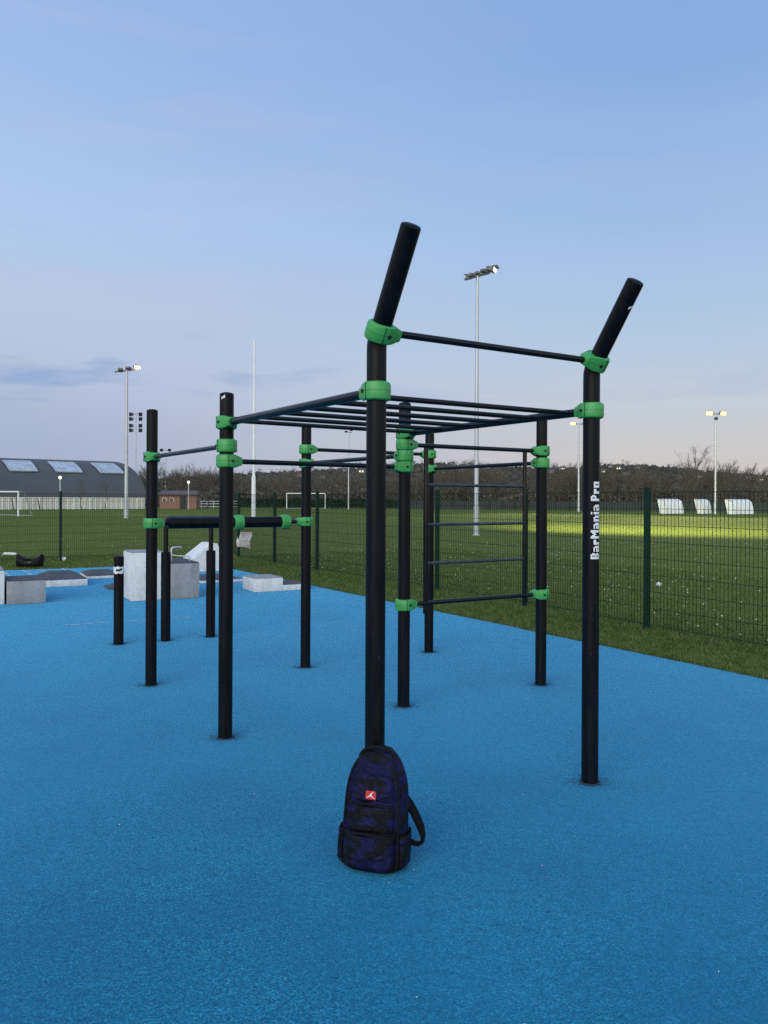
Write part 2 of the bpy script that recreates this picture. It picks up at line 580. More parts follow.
def clamp_mb(r0=0.069, r1=0.034, reach=0.105, h=0.044):
    """local: axis z, boss along +x"""
    mb = MB()
    out = []
    n = 28
    for k in range(n):
        an = 2 * PI * k / n
        x, y = r0 * math.cos(an), r0 * math.sin(an)
        if math.cos(an) > 0.15:
            w = (math.cos(an) - 0.15) / 0.85
            # flare the facing side out into the boss
            y = math.copysign(max(r1 * min(1, abs(math.sin(an)) / 0.42), abs(y) * (1 - w) + r1 * 0.8 * w * min(1, abs(math.sin(an)) / 0.3)), math.sin(an)) if abs(math.sin(an)) > 1e-6 else 0
            x = x * (1 - w) + reach * w
        out.append((x, y))
    rings = []
    for zz, ins in ((-1.0, 0.012), (-0.86, 0.003), (-0.6, 0.0), (-0.05, 0), (-0.03, 0.0022), (0.03, 0.0022), (0.05, 0), (0.6, 0.0), (0.86, 0.003), (1.0, 0.012)):
        ring = []
        for x, y in out:
            l = math.hypot(x, y)
            k = (l - ins) / l
            zf = 1 - 0.34 * sm((x - 0.055) / 0.05)
            ring.append(Vector((x * k, y * k, zz * h * zf)))
        rings.append(ring)
    mb.loft(rings)
    mb.cur = 1
    for s in (-1, 1):
        mb.box((-0.012, s * (r0 - 0.0035), 0), (0.0022, 0.009, h * 1.8))
        mb.tube([(0.018, s * (r0 * 0.90), 0.0), (0.018, s * (r0 + 0.0015), 0.0)], 0.0095, 10)
    return mb


CL = clamp_mb()


def clamp(post, pos, d, axis=None):
    """a green clamp at pos on the post, boss towards d"""
    z = Vector((0, 0, 1)) if axis is None else axis.normalized()
    d = Vector(d)
    x = (d - z * d.dot(z)).normalized()
    y = z.cross(x)
    rot = Matrix((x, y, z)).transposed()
    mb = MB()
    for p, in zip(CL.v):
        mb.v.append(tuple(rot @ Vector(p) + pos))
    mb.f, mb.mi = list(CL.f), list(CL.mi)
    return mb.build('clamp', [M['green'], M['hole']], post, BASE, smooth=True)


top_h = {3: 2.295, 4: 2.345, 5: 2.295, 6: 2.335, 7: 2.28, 8: 2.29}
post = {}
for k, p in P.items():
    mb = MB()
    if k in (1, 2):
        top = p + lean * (0.275 if k == 1 else 0.298)
        q = []
        q.append(p + Vector((0, 0, -0.02)))
        q.append(p + Vector((0, 0, 1.2)))
        a0 = p + Vector((0, 0, ZB))
        end = top + Vector((0, 0, ZB + (0.468 if k == 1 else 0.432)))
        bd = (end - a0).normalized()
        q.append(a0 - Vector((0, 0, 0.05)))
        q.append(a0 - Vector((0, 0, 0.018)) + bd * 0.002)
        q.append(a0 + bd * 0.02)
        q.append(a0 + bd * 0.052)
        q.append(end)
        mb.tube(q, PR, 32, dome=0.012)
        bend_top[k] = (a0, bd)
    else:
        mb.tube([p + Vector((0, 0, -0.02)), p + Vector((0, 0, 1.2)), p + Vector((0, 0, top_h[k]))], PR, 32, dome=0.012)
    post[k] = mb.build('post', M['black'], frame, BASE, smooth=True)
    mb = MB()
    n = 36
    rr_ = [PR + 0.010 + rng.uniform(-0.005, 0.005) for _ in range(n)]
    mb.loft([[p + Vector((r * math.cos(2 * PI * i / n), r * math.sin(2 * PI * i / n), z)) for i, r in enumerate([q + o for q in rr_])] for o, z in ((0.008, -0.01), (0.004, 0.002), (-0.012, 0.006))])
    mb.build('base_shade_ring', M['base_shade'], post[k], BASE, smooth=True)  # added dark lip, imitates soft contact shade plus dirt at the foot


def bar(a, b, z, r=0.0175, mat='bar', end=0.085, za=None, name='bar'):
    pa = P[a] + Vector((0, 0, z))
    pb = P[b] + Vector((0, 0, z))
    d = (pb - pa).normalized()
    clamp(post[a], pa, d)
    clamp(post[b], pb, -d)
    mb = MB()
    mb.tube([pa + d * end, pb - d * end], r, 16)
    return mb.build(name, M[mat], frame, BASE, smooth=True)


ZM = 2.105
bar(3, 1, ZM, 0.024, name='monkey_bar_rail')
bar(6, 2, ZM, 0.024, name='monkey_bar_rail')
NR = 6
for i in range(NR):
    s = 0.085 + 0.83 * i / (NR - 1)
    a_ = P[1].lerp(P[3], s) + Vector((0, 0, ZM))
    b_ = P[2].lerp(P[6], s) + Vector((0, 0, ZM))
    d = (b_ - a_).normalized()
    mb = MB()
    mb.tube([a_ + d * 0.02, b_ - d * 0.02], 0.0145, 14)
    mb.build('monkey_bar_rung', M['bar'], frame, BASE, smooth=True)
bar(6, 8, 2.02)
bar(7, 8, 1.918)
bar(5, 7, 2.068)
bar(5, 6, 1.935)
bar(3, 6, 1.848)
bar(3, 4, 1.95)
bar(6, 8, 0.785)
# the high bar between the two bent posts
pts2 = []
for k, o in ((1, 2), (2, 1)):
    a0, bd = bend_top[k]
    c = a0 + bd * 0.055
    pts2.append(c)
d = (pts2[1] - pts2[0]).normalized()
clamp(post[1], pts2[0], d, bend_top[1][1])
clamp(post[2], pts2[1], -d, bend_top[2][1])
mb = MB()
mb.tube([pts2[0] + d * 0.085, pts2[1] - d * 0.085], 0.0175, 16)
mb.build('pull_up_bar', M['bar'], frame, BASE, smooth=True)

# ladder between posts 6 and 8
d68 = (P[8] - P[6]).normalized()
L68 = (P[8] - P[6]).length
la, lb = P[6] + d68 * 0.198, P[8] - d68 * 0.19
for q in (la, lb):
    mb = MB()
    mb.tube([q + Vector((0, 0, 0.70)), q + Vector((0, 0, 2.005))], 0.0185, 14)
    mb.build('ladder_rail', M['bar'], frame, BASE, smooth=True)
for z in (1.712, 1.40, 1.095):
    mb = MB()
    mb.tube([la + d68 * 0.01 + Vector((0, 0, z)), lb - d68 * 0.01 + Vector((0, 0, z))], 0.0125, 12)
    mb.build('ladder_rung', M['rung'], frame, BASE, smooth=True)

# thick roller bar between posts 4 and 5
ZT = 1.383
pa, pb = P[4] + Vector((0, 0, ZT)), P[5] + Vector((0, 0, ZT))
d = (pb - pa).normalized()
L = (pb - pa).length
clamp(post[4], pa, d)
clamp(post[5], pb, -d)
mb = MB()
mb.tube([pa + d * 0.08, pb - d * 0.08], 0.019, 14)
mb.build('bar', M['bar'], frame, BASE, smooth=True)
mb = MB()
mb.tube([pa + d * 0.135, pa + d * (L * 0.885)], 0.05, 28)
thick = mb.build('thick_bar', M['black'], frame, BASE, smooth=True)
for t in (0.535, 0.85):
    clamp(thick, pa + d * L * t, Vector((0, 0, -0.2)) + Vector((-d.y, d.x, 0)), d)

# lettering up the front right post
GLYPH = {
    'B': ['11110', '11011', '11011', '11110', '11011', '11011', '11110'],
    'P': ['11110', '11011', '11011', '11110', '11000', '11000', '11000'],
    'M': ['1100011', '1110111', '1111111', '1101011', '1100011', '1100011', '1100011'],
    'a': ['', '', '11110', '00011', '11111', '11011', '11111'],
    'r': ['', '', '1111', '1111', '1100', '1100', '1100'],
    'n': ['', '', '11110', '11011', '11011', '11011', '11011'],
    'i': ['11', '', '11', '11', '11', '11', '11'],
    'o': ['', '', '11111', '11011', '11011', '11011', '11111'],
}


def lettering(words, z0, z1):
    """block letters of white vinyl running up the post"""
    p = P[2]
    view = (-p).normalized()
    right = Vector((-view.y, view.x, 0))
    total = sum(sum(len(GLYPH[c][-1]) + 1 for c in w) for w in words) - 1 + 2 * (len(words) - 1)
    unit = (z1 - z0) / total
    x = 0
    rr = PR + 0.0013
    for w in words:
        mb = MB()
        for c in w:
            for r, row in enumerate(GLYPH[c]):
                k = 0
                while k < len(row):
                    if row[k] == '1':
                        e = k
                        while e < len(row) and row[e] == '1':
                            e += 1
                        q = []
                        for rw in (r + 1, r):
                            an = R(66) * rw / 7 - R(1)
                            d = (view * math.cos(an) + right * math.sin(an)) * rr
                            q.append((d, z0 + (x + k) * unit, z0 + (x + e) * unit))
                        vs = [p + q[0][0] + Vector((0, 0, q[0][1])), p + q[0][0] + Vector((0, 0, q[0][2])), p + q[1][0] + Vector((0, 0, q[1][2])), p + q[1][0] + Vector((0, 0, q[1][1]))]
                        mb.add(vs, [(0, 1, 2, 3)])
                        k = e
                    else:
                        k += 1
            x += len(GLYPH[c][-1]) + 1
        mb.build('lettering', M['white_vinyl'], post[2], BASE)
        x += 2


lettering(['BarMania', 'Pro'], 1.268, 1.703)
# chipped sticker remains near the tip of the front right post and on post 3
for k, (a0, off, w, h, ang) in {2: (None, 0.40, 0.022, 0.010, 58), 3: (None, 2.27, 0.02, 0.012, -30)}.items():
    p = P[k]
    view = (Vector((0, 0, 0)) - p).normalized()
    right = Vector((-view.y, view.x, 0))
    mb = MB()
    if k == 2:
        b0, bd = bend_top[2]
        ax, c0 = bd, b0 + bd * off
        view = (view - bd * view.dot(bd)).normalized()
        right = bd.cross(view).normalized()
    else:
        ax, c0 = Vector((0, 0, 1)), p + Vector((0, 0, off))
    vs, nn = [], 6
    for j in (-1, 1):
        for i in range(nn + 1):
            an = R(ang) + (i / nn - 0.5) * w / PR * 1.3
            vs.append(c0 + (view * math.cos(an) + right * math.sin(an)) * (PR + 0.0012) + ax * (j * h * rng.uniform(0.4, 1) + 0.012 * (i / nn - .5)))
    mb.add(vs, [(i, i + 1, nn + 2 + i, nn + 1 + i) for i in range(nn)])
    mb.build('sticker', M['white_vinyl'], post[k], BASE)

# ------------------------------------------------------------------ low bar on two bollards, and the lone bollard
def q_ground(px, py):
    p = at(px, py)
    return p * ((p.length + 0.05) / p.length)


q1, q2, q3 = q_ground(118.5, 645), q_ground(165.5, 641.5), q_ground(210.5, 637.5)
lowbar = thing('low_bar', 'black low bar carried by two thick stub posts behind the workout frame', 'exercise bar', (q2 + q3) / 2)
for q in (q2, q3):
    mb = MB()
    mb.tube([q + Vector((0, 0, -0.02)), q + Vector((0, 0, 0.99))], 0.053, 24, dome=0.01)
    st = mb.build('stub_post', M['black'], lowbar, (q2 + q3) / 2, smooth=True)
    mb = MB()
    mb.tube([q + Vector((0, 0, 0.98)), q + Vector((0, 0, 1.36))], 0.026, 14)
    mb.build('upright', M['bar'], st, (q2 + q3) / 2, smooth=True)
mb = MB()
dq = (q3 - q2).normalized()
mb.tube([q2 - dq * 0.03 + Vector((0, 0, 1.30)), q2 - dq * 0.01 + Vector((0, 0, 1.36)), q2 + dq * 0.04 + Vector((0, 0, 1.378)), q3 + dq * 0.04 + Vector((0, 0, 1.378)), q3 + dq * 0.14 + Vector((0, 0, 1.37))], 0.024, 14)
mb.build('hand_bar', M['rung'], lowbar, (q2 + q3) / 2, smooth=True)

bol = thing('bollard', 'short black round post with a white torn sticker near its top', 'bollard', q1)
mb = MB()
mb.tube([(0, 0, -0.02), (0, 0, 0.5), (0, 0, 0.955)], 0.053, 24, dome=0.012)
bs = mb.build('post', M['black'], bol, smooth=True)
mb = MB()
view = (-q1).normalized()
right = Vector((-view.y, view.x, 0))
nn = 18
vs = []
for j in range(2):
    for i in range(nn + 1):
        an = R(-85) + R(170) * i / nn
        zz = (0.775 if j == 0 else 0.85) + 0.005 * math.sin(i * 0.9 + j)
        qv = (view * math.cos(an) + right * math.sin(an)) * 0.0545
        vs.append((qv.x, qv.y, zz))
mb.add(vs, [(i, i + 1, nn + 2 + i, nn + 1 + i) for i in range(nn)])
stk = mb.build('sticker', M['white_vinyl'], bs)
mb = MB()
vs, nn = [], 8
for j in range(2):
    for i in range(nn + 1):
        an = R(-32) + R(64) * i / nn
        zz = 0.812 + (0.012 if j else -0.012) + (0.008 if i > 5 else 0)
        qv = (view * math.cos(an) + right * math.sin(an)) * 0.0558
        vs.append((qv.x, qv.y, zz))
mb.add(vs, [(i, i + 1, nn + 2 + i, nn + 1 + i) for i in range(nn)])
mb.build('printed_mark', M['hole'], stk)

# ------------------------------------------------------------------ parkour blocks
def block(name, label, cat, c, s, rz, mat, bevel=0.015, top=None, group=None):
    """a cast block with a separate top sheet; c = centre of the base"""
    t = thing(name, label, cat, c, rz, group)
    mb = MB()
    mb.box((0, 0, s[2] / 2), s)
    mb.build('body', mat, t, smooth=True, bevel=bevel)
    if top:
        mb = MB()
        mb.box((0, 0, s[2] + 0.006), (s[0] - 0.02, s[1] - 0.02, 0.02))
        mb.build('top_sheet', top, t, smooth=True, bevel=0.004)
    return t


RZ = math.atan2(A.y, A.x)      # most of the park follows the frame's own direction
AX = Vector((math.cos(RZ), math.sin(RZ), 0))
BX = Vector((-math.sin(RZ), math.cos(RZ), 0))


def fc(px0, px1, py, depth, h=0.0):
    """a block whose front left foot stands at px0 on row py and whose front right foot is seen at px1"""
    p0 = at(px0, py)
    k1 = (px1 - 384) / F
    w = (k1 * p0.y - p0.x) / (AX.x - k1 * AX.y)
    return p0 + AX * (w / 2) + BX * (depth / 2), w


p1 = at(4.5, 604.5)
block('concrete_block', 'pale concrete block cut off by the left picture edge', 'parkour block', p1 - AX * 0.4 + BX * 0.4, (0.8, 0.8, 0.5), RZ, M['conc_light'], top=M['conc_grey'])
c, w = fc(7, 46.5, 605, 0.75)
block('concrete_block', 'grey low concrete block with dark top, right of the pale block at left edge', 'parkour block', c, (w, 0.75, 0.345), RZ, M['conc_grey'], top=M['conc_dark'])
c, w = fc(131, 164, 601.5, 0.62)
block('concrete_block', 'tall white concrete block behind the post with the torn sticker', 'parkour block', c, (w, 0.62, 0.745), RZ, M['conc_light'], top=M['conc_grey'])
c, w = fc(163, 200, 600, 0.9)
gb = block('concrete_block', 'mid grey concrete block with metal grab rail on its dark top', 'parkour block', c, (w, 0.9, 0.56), RZ, M['conc_grey'], top=M['conc_dark'])
mb = MB()
mb.tube([(-0.05, 0.0, 0.56), (-0.05, 0.0, 0.76), (-0.03, 0.0, 0.79), (0.09, 0.0, 0.80), (0.11, 0.01, 0.775)], 0.015, 10)
mb.tube([(-0.05, 0.0, 0.67), (0.05, -0.1, 0.655), (0.2, -0.15, 0.65), (0.21, -0.15, 0.57)], 0.012, 10)
mb.build('grab_rail', M['galv'], gb, smooth=True)


def wedge(name, label, c, rz, prof, width, mat, cat='parkour block', topmat=None):
    """profile (x, z) swept along y"""
    t = thing(name, label, cat, c, rz)
    mb = MB()
    n = len(prof)
    vs = [(x, -width / 2, z) for x, z in prof] + [(x, width / 2, z) for x, z in prof]
    mb.add(vs, [tuple(range(n)), tuple(range(2 * n - 1, n - 1, -1))])
    mb.cur = 0
    for i in range(n):
        j = (i + 1) % n
        mb.cur = 1 if (topmat and i not in (0,) and prof[i][1] + prof[j][1] > 0.1 and abs(prof[j][0] - prof[i][0]) > 0.05) else 0
        mb.add([vs[i], vs[j], vs[j + n], vs[i + n]], [(0, 3, 2, 1)])
    bm_mats = [mat, topmat] if topmat else mat
    mb.build('body', bm_mats, t, smooth=False)
    return t


c = at(203, 571)
wedge('ramp_block', 'pale concrete ramp block with a steep sloping face behind the grey block', c + Vector((0.0, 0.35, 0)), RZ, [(-0.42, 0), (0.36, 0), (0.12, 0.6), (0.0, 0.6), (-0.42, 0.28)], 0.8, M['conc_light'])


def plinth(label, px0, px1, py, depth, h, peak=0.06):
    c, w = fc(px0, px1, py, depth)
    t = thing('low_plinth', label, 'parkour plinth', c, RZ, None)
    mb = MB()
    mb.box((0, 0, h / 2), (w, depth, h))
    mb.build('body', M['conc_light'], t, smooth=True, bevel=0.008)
    mb = MB()
    hw, hd = w / 2, depth / 2
    mb.add([(-hw, -hd, h + .003), (hw, -hd, h + .003), (hw, hd, h + .003), (-hw, hd, h + .003), (-hw * .55, -hd * .1, h + peak), (hw * .45, -hd * .1, h + peak), (hw * .45, hd * .5, h + peak), (-hw * .55, hd * .5, h + peak)],
           [(3, 2, 1, 0), (4, 5, 6, 7), (0, 1, 5, 4), (1, 2, 6, 5), (2, 3, 7, 6), (3, 0, 4, 7)])
    mb.build('top_sheet', M['conc_dark'], t)
    return t


plinth('low pale plinth with dark sloping top, beside the grey low block', 44, 88, 587.5, 1.3, 0.12, 0.09)
plinth('low thin plinth with dark top beyond, partly behind the tall white block', 87, 124, 579, 1.0, 0.05, 0.07)
plinth('long flat dark-topped plinth behind the legs of the workout frame', 201, 243, 583.5, 1.0, 0.05, 0.05)
plinth('flat grey plinth lying just behind the small white block', 279, 309, 591, 0.7, 0.10, 0.02)
c = at(112, 588.5)
wedge('low_plinth', 'small dark wedge poking out left of the tall white block', c + Vector((0.25, 0.3, 0)), RZ, [(-0.45, 0), (0.45, 0), (0.45, 0.17), (0.3, 0.17)], 0.7, M['conc_dark'], 'parkour plinth')
c, w = fc(254.5, 283.5, 592.5, 0.62)
block('concrete_block', 'small white concrete block alone at the right end of the parkour area', 'parkour block', c, (w, 0.62, 0.225), RZ, M['conc_light'], top=M['conc_grey'])

# ------------------------------------------------------------------ mesh fences
FD = Vector((-0.53, 0.848, 0)).normalized()
fp0 = Vector((3.27, 9.55, 0))
STEP = 2.32
HF = 1.74


def fence_run(name, label, posts):
    base = posts[0]
    t = thing(name, label, 'fence', base)
    for i, p in enumerate(posts):
        mb = MB()
        mb.box((p.x - base.x, p.y - base.y, (HF + 0.03) / 2 - 0.03), (0.06, 0.06, HF + 0.06), math.atan2(FD.y, FD.x))
        mb.box((p.x - base.x, p.y - base.y, HF + 0.012), (0.066, 0.066, 0.016), math.atan2(FD.y, FD.x))
        mb.build('post', M['fence'], t)
    for p, q in zip(posts[:-1], posts[1:]):
        mb = MB()
        d = (q - p)
        L = d.length
        d = d.normalized()
        rz = math.atan2(d.y, d.x)
        o = p - base
        nv = int(L / 0.05)
        for k in range(1, nv):
            c = o + d * (k * L / nv)
            mb.box((c.x, c.y, HF / 2 + 0.01), (0.0044, 0.0044, HF - 0.08), rz)
        for k in range(9):
            z = 0.06 + k * (HF - 0.1) / 8
            c = o + d * L / 2 + Vector((-d.y, d.x, 0)) * 0.006
            mb.box((c.x, c.y, z), (L - 0.07, 0.0052, 0.0056), rz)
        mb.build('mesh_panel', M['wire'], t)
    return t


pr = [fp0 + FD * (STEP * k) for k in range(-3, 7)]
fcorner = pr[-1]
run1 = [Vector((p.x, p.y, 0)) for p in pr]
# posts surveyed one by one from the base marks
surv = {1: at(525, 605), 2: at(437, 590), 4: at(317, 571), 5: at(274.5, 563.5), 6: at(238.5, 557.5)}
for k, v in surv.items():
    run1[k + 3] = v.copy()
run1[3 + 3] = (run1[2 + 3] + run1[4 + 3]) / 2
fc_ = far(226, 22.9)
run1.append(Vector((fc_.x, fc_.y, 0)))
fence_run('mesh_fence', 'dark green wire mesh fence running back along the right of the blue floor', run1)
pl = at(60.5, 559.5)
ld = (pl - run1[-1])
run2 = [run1[-1] + ld * (k * 0.5) for k in range(0, 7)]
run2[0] = run2[0] + ld.normalized() * 0.1

fence_run('mesh_fence', 'dark green wire mesh fence along the far left side of the blue floor', run2)

pz = run1[9]
mb = MB()
vs = []
NX, NZ = 8, 8
fd = (run1[9] - run1[8]).normalized()
nrm = Vector((-fd.y, fd.x, 0))
if nrm.y > 0:
    nrm = -nrm
for j in range(NZ + 1):
    for i in range(NX + 1):
        u, v = i / NX, j / NZ
        x = 0.02 + u * 0.36
        z = 0.27 + v * 0.42 + 0.03 * math.sin(u * 5) * (1 - v)
        q = Vector((1, 0, 0)) * x + nrm * (0.05 + 0.015 * math.sin(u * 7 + v * 4) + 0.02 * math.sin(v * 5)) + Vector((0, 0, z))
        vs.append(q)
mb.add(vs, [(j * (NX + 1) + i, j * (NX + 1) + i + 1, (j + 1) * (NX + 1) + i + 1, (j + 1) * (NX + 1) + i) for j in range(NZ) for i in range(NX)])
sh = mb.build('plastic_sheet', M['sheet'], smooth=False, loc=pz)
md = sh.modifiers.new('t', 'SOLIDIFY')
md.thickness = 0.002
tag(sh, 'crumpled white printed sheet hanging on a green fence post', 'plastic sheet')


# ------------------------------------------------------------------ litter
def crumple(name, label, loc, s, seed):
    rg = random.Random(seed)
    bm = bmesh.new()
    bmesh.ops.create_icosphere(bm, subdivisions=2, radius=1)
    for v in bm.verts:
        k = rg.uniform(0.65, 1.15)
        v.co = Vector((v.co.x * s[0] * k, v.co.y * s[1] * k, max(-0.4, v.co.z) * s[2] * k + s[2] * 0.4))
    me = bpy.data.meshes.new(name)
    bm.to_mesh(me)
    bm.free()
    me.materials.append(M['litter'])
    o = bpy.data.objects.new(name, me)
    C.objects.link(o)
    o.location = (loc[0], loc[1], GZ)
    return tag(o, label, 'litter')


crumple('crumpled_paper', 'crumpled white paper at the foot of the left fence post', at(64, 559) + Vector((0, -0.1, 0)), (0.09, 0.06, 0.09), 3)
crumple('plastic_bag', 'flat white plastic scrap lying on grass behind the black duffel bag', at(9, 553.5), (0.22, 0.08, 0.05), 5)
crumple('plastic_bottle', 'small white scrap on the grass behind the mesh fence at right', at(659, 584), (0.06, 0.05, 0.05), 8)

# ------------------------------------------------------------------ duffel bag
db = at(27.5, 567)
duf = thing('duffel_bag', 'black slumped duffel bag lying at the far edge of the blue floor', 'bag', db + Vector((0, 0.14, 0)), R(4))
mb = MB()
rings = []
for x, hh, dd in ((-0.29, 0.20, 0.08), (-0.275, 0.28, 0.12), (-0.2, 0.235, 0.15), (-0.07, 0.17, 0.16), (0.08, 0.175, 0.16), (0.19, 0.225, 0.15), (0.265, 0.30, 0.12), (0.285, 0.22, 0.07)):
    ring = []
    for k in range(14):
        an = 2 * PI * k / 14
        ca, sa = math.cos(an), math.sin(an)
        y = dd * math.copysign(abs(ca) ** 0.8, ca)
        z = hh / 2 + hh / 2 * math.copysign(abs(sa) ** 0.7, sa)
        ring.append(Vector((x + 0.012 * math.sin(k * 2.3 + x * 20), y, z)))
    rings.append(ring)
mb.loft(rings)
dbody = mb.build('body', M['duffel'], duf, smooth=True)
mb = MB()
sw = [(-0.07, 0.088), (-0.045, 0.078), (0.0, 0.088), (0.10, 0.13), (0.01, 0.10), (-0.035, 0.092), (-0.05, 0.102)]
mb.add([(x, -0.158 + abs(z - 0.1) * 0.1, z) for x, z in sw] , [(0, 1, 2, 4, 5, 6), (2, 3, 4)])
mb.build('logo', M['white_vinyl'], dbody)
mb = MB()
mb.tube([(-0.1, -0.12, 0.14), (-0.07, -0.14, 0.17), (0.0, -0.12, 0.178), (0.08, -0.13, 0.172), (0.1, -0.11, 0.14)], 0.011, 8)
mb.build('handle', M['webbing'], duf, smooth=True)

# ------------------------------------------------------------------ backpack
bp_loc = Vector((-0.036, 3.375, 0))
bp = thing('backpack', 'dark violet and black patterned backpack leaning on the front post', 'backpack', bp_loc, R(-19))
TILT = R(7)


def bprot(p):
    """lean the pack back against the post"""
    p = Vector(p)
    return Vector((p.x, p.y + p.z * math.tan(TILT), p.z))


def bp_section(z):
    """half width, front depth, back depth at a height"""
    H = 0.485
    t = z / H
    w = 0.150 * (1 - 0.12 * abs(t - 0.15)) if t < 0.48 else 0.144
    if t > 0.48:
        w = 0.144 * max(0.0, 1 - ((t - 0.48) / 0.535) ** 2.7) ** 0.5
    if t < 0.06:
        w *= 0.86 + 0.14 * (t / 0.06)
    fd_ = 0.105 - 0.045 * max(0, t - 0.25) / 0.75
    if t < 0.08:
        fd_ *= 0.88 + 0.12 * (t / 0.08)
    if t > 0.85:
        fd_ *= 1 - 0.55 * ((t - 0.85) / 0.15)
    return w, fd_, 0.075


mb = MB()
rings = []
for z in [0.0, 0.008, 0.03, 0.07, 0.12, 0.17, 0.22, 0.27, 0.32, 0.36, 0.40, 0.43, 0.455, 0.472, 0.483]:
    w, f_, bk = bp_section(z)
    ring = []
    n = 36
    for k in range(n):
        an = 2 * PI * k / n
        ca, sa = math.cos(an), math.sin(an)
        x = w * math.copysign(abs(ca) ** 0.72, ca)
        y = (bk if sa > 0 else f_) * math.copysign(abs(sa) ** 0.72, sa)
        wr = 0.004 * math.sin(z * 55 + k * 0.9) + 0.003 * math.sin(z * 120 - k * 1.7)
        ring.append(bprot((x * (1 + wr), y * (1 + wr * 2), z)))
    rings.append(ring)
mb.loft(rings)
bbody = mb.build('body', M['cloth'], bp, smooth=True, subsurf=1)


def panel(name, parent, zs, wf, bulge, mat, xoff=0.0):
    """a pocket lying on the pack's front face"""
    mb = MB()
    rings = []
    nz = len(zs)
    n = 16
    for i, z in enumerate(zs):
        w, f_, _ = bp_section(z)
        e = math.sin(PI * min(1, max(0, (i + 0.25) / (nz - 0.5)))) ** 0.45
        ring = []
        for k in range(n + 1):
            u = -1 + 2 * k / n
            x = wf * w * u
            base = -f_ * (max(0, 1 - abs(x / w) ** 2.78)) ** 0.36
            q = base - bulge * e * (1 - abs(u) ** 4) - 0.001
            ring.append(bprot((x + xoff, q, z + 0.004 * math.sin(u * 4 + i))))
        rings.append(ring)
    vs = [p for r in rings for p in r]
    mb.add(vs, [(i * (n + 1) + k, i * (n + 1) + k + 1, (i + 1) * (n + 1) + k + 1, (i + 1) * (n + 1) + k) for i in range(nz - 1) for k in range(n)])
    o = mb.build(name, mat, parent, smooth=True)
    md = o.modifiers.new('t', 'SOLIDIFY')
    md.thickness = 0.006
    md.offset = -1
    return o


lo = panel('lower_pocket', bp, [0.02, 0.03, 0.06, 0.10, 0.135, 0.155, 0.162], 0.8, 0.024, M['cloth'])
mid = panel('middle_pocket', bp, [0.172, 0.18, 0.21, 0.25, 0.272, 0.279], 0.76, 0.018, M['cloth'])
up = panel('upper_panel', bp, [0.292, 0.30, 0.34, 0.38, 0.40], 0.72, 0.006, M['cloth'])
# zip flaps: dark rolled trims over each pocket mouth
for z, wf, par in ((0.166, 0.76, lo), (0.284, 0.7, mid)):
    w, f_, _ = bp_section(z)
    mb = MB()
    ptsz = []
    for k in range(13):
        u = -1 + 2 * k / 12
        x = wf * w * u
        base = -f_ * (max(0, 1 - abs(x / w) ** 2.78)) ** 0.36
        ptsz.append(bprot((x, base - 0.016 * (1 - u ** 4) - 0.002, z - 0.012 * u * u)))
    mb.tube(ptsz, 0.0055, 8)
    mb.build('zip_flap', M['trim'], par, smooth=True)
# seam piping each side of the front
for s in (-1, 1):
    mb = MB()
    ptsz = []
    for i in range(16):
        z = 0.015 + 0.43 * i / 15
        w, f_, _ = bp_section(z)
        x = s * w * (0.86 if z < 0.3 else 0.86)
        base = -f_ * (max(0, 1 - 0.86 ** 2.78)) ** 0.36
        ptsz.append(bprot((x, base - 0.003, z)))
    mb.tube(ptsz, 0.0045, 8)
    mb.build('seam_piping', M['trim'], bp, smooth=True)
# side pockets
for s in (-1, 1):
    mb = MB()
    rings = []
    for i, z in enumerate((0.02, 0.03, 0.08, 0.13, 0.155, 0.16)):
        w, f_, bk = bp_section(z)
        e = 0.012 if 0 < i < 5 else 0.003
        ring = []
        for k in range(9):
            y = -0.07 + 0.125 * k / 8
            ring.append(bprot((s * (w + e * math.sin(PI * (k + 0.3) / 8.6) - (0.012 if k in (0, 8) else 0.0)), y, z - 0.02 * (k / 8) * (i == 5))))
        rings.append(ring)
    vs = [p for r in rings for p in r]
    mb.add(vs, [(i * 9 + k, i * 9 + k + 1, (i + 1) * 9 + k + 1, (i + 1) * 9 + k) for i in range(5) for k in range(8)])
    o = mb.build('side_pocket', M['cloth'], bp, smooth=True)
    md = o.modifiers.new('t', 'SOLIDIFY')
    md.thickness = 0.004
# top handle
mb = MB()
ptsz = [bprot((0.088 * math.cos(a) - 0.003, 0.012 - 0.03 * math.sin(a), 0.425 + 0.072 * math.sin(a))) for a in [PI * i / 14 for i in range(15)]]
mb.tube(ptsz, 0.0085, 10)
mb.build('top_piping', M['trim'], bp, smooth=True)
mb = MB()
mb.tube([bprot((-0.05, 0.06, 0.44)), bprot((-0.035, 0.068, 0.468)), bprot((0, 0.07, 0.474)), bprot((0.035, 0.068, 0.468)), bprot((0.05, 0.06, 0.44))], 0.008, 10)
mb.build('carry_handle', M['webbing'], bp, smooth=True)


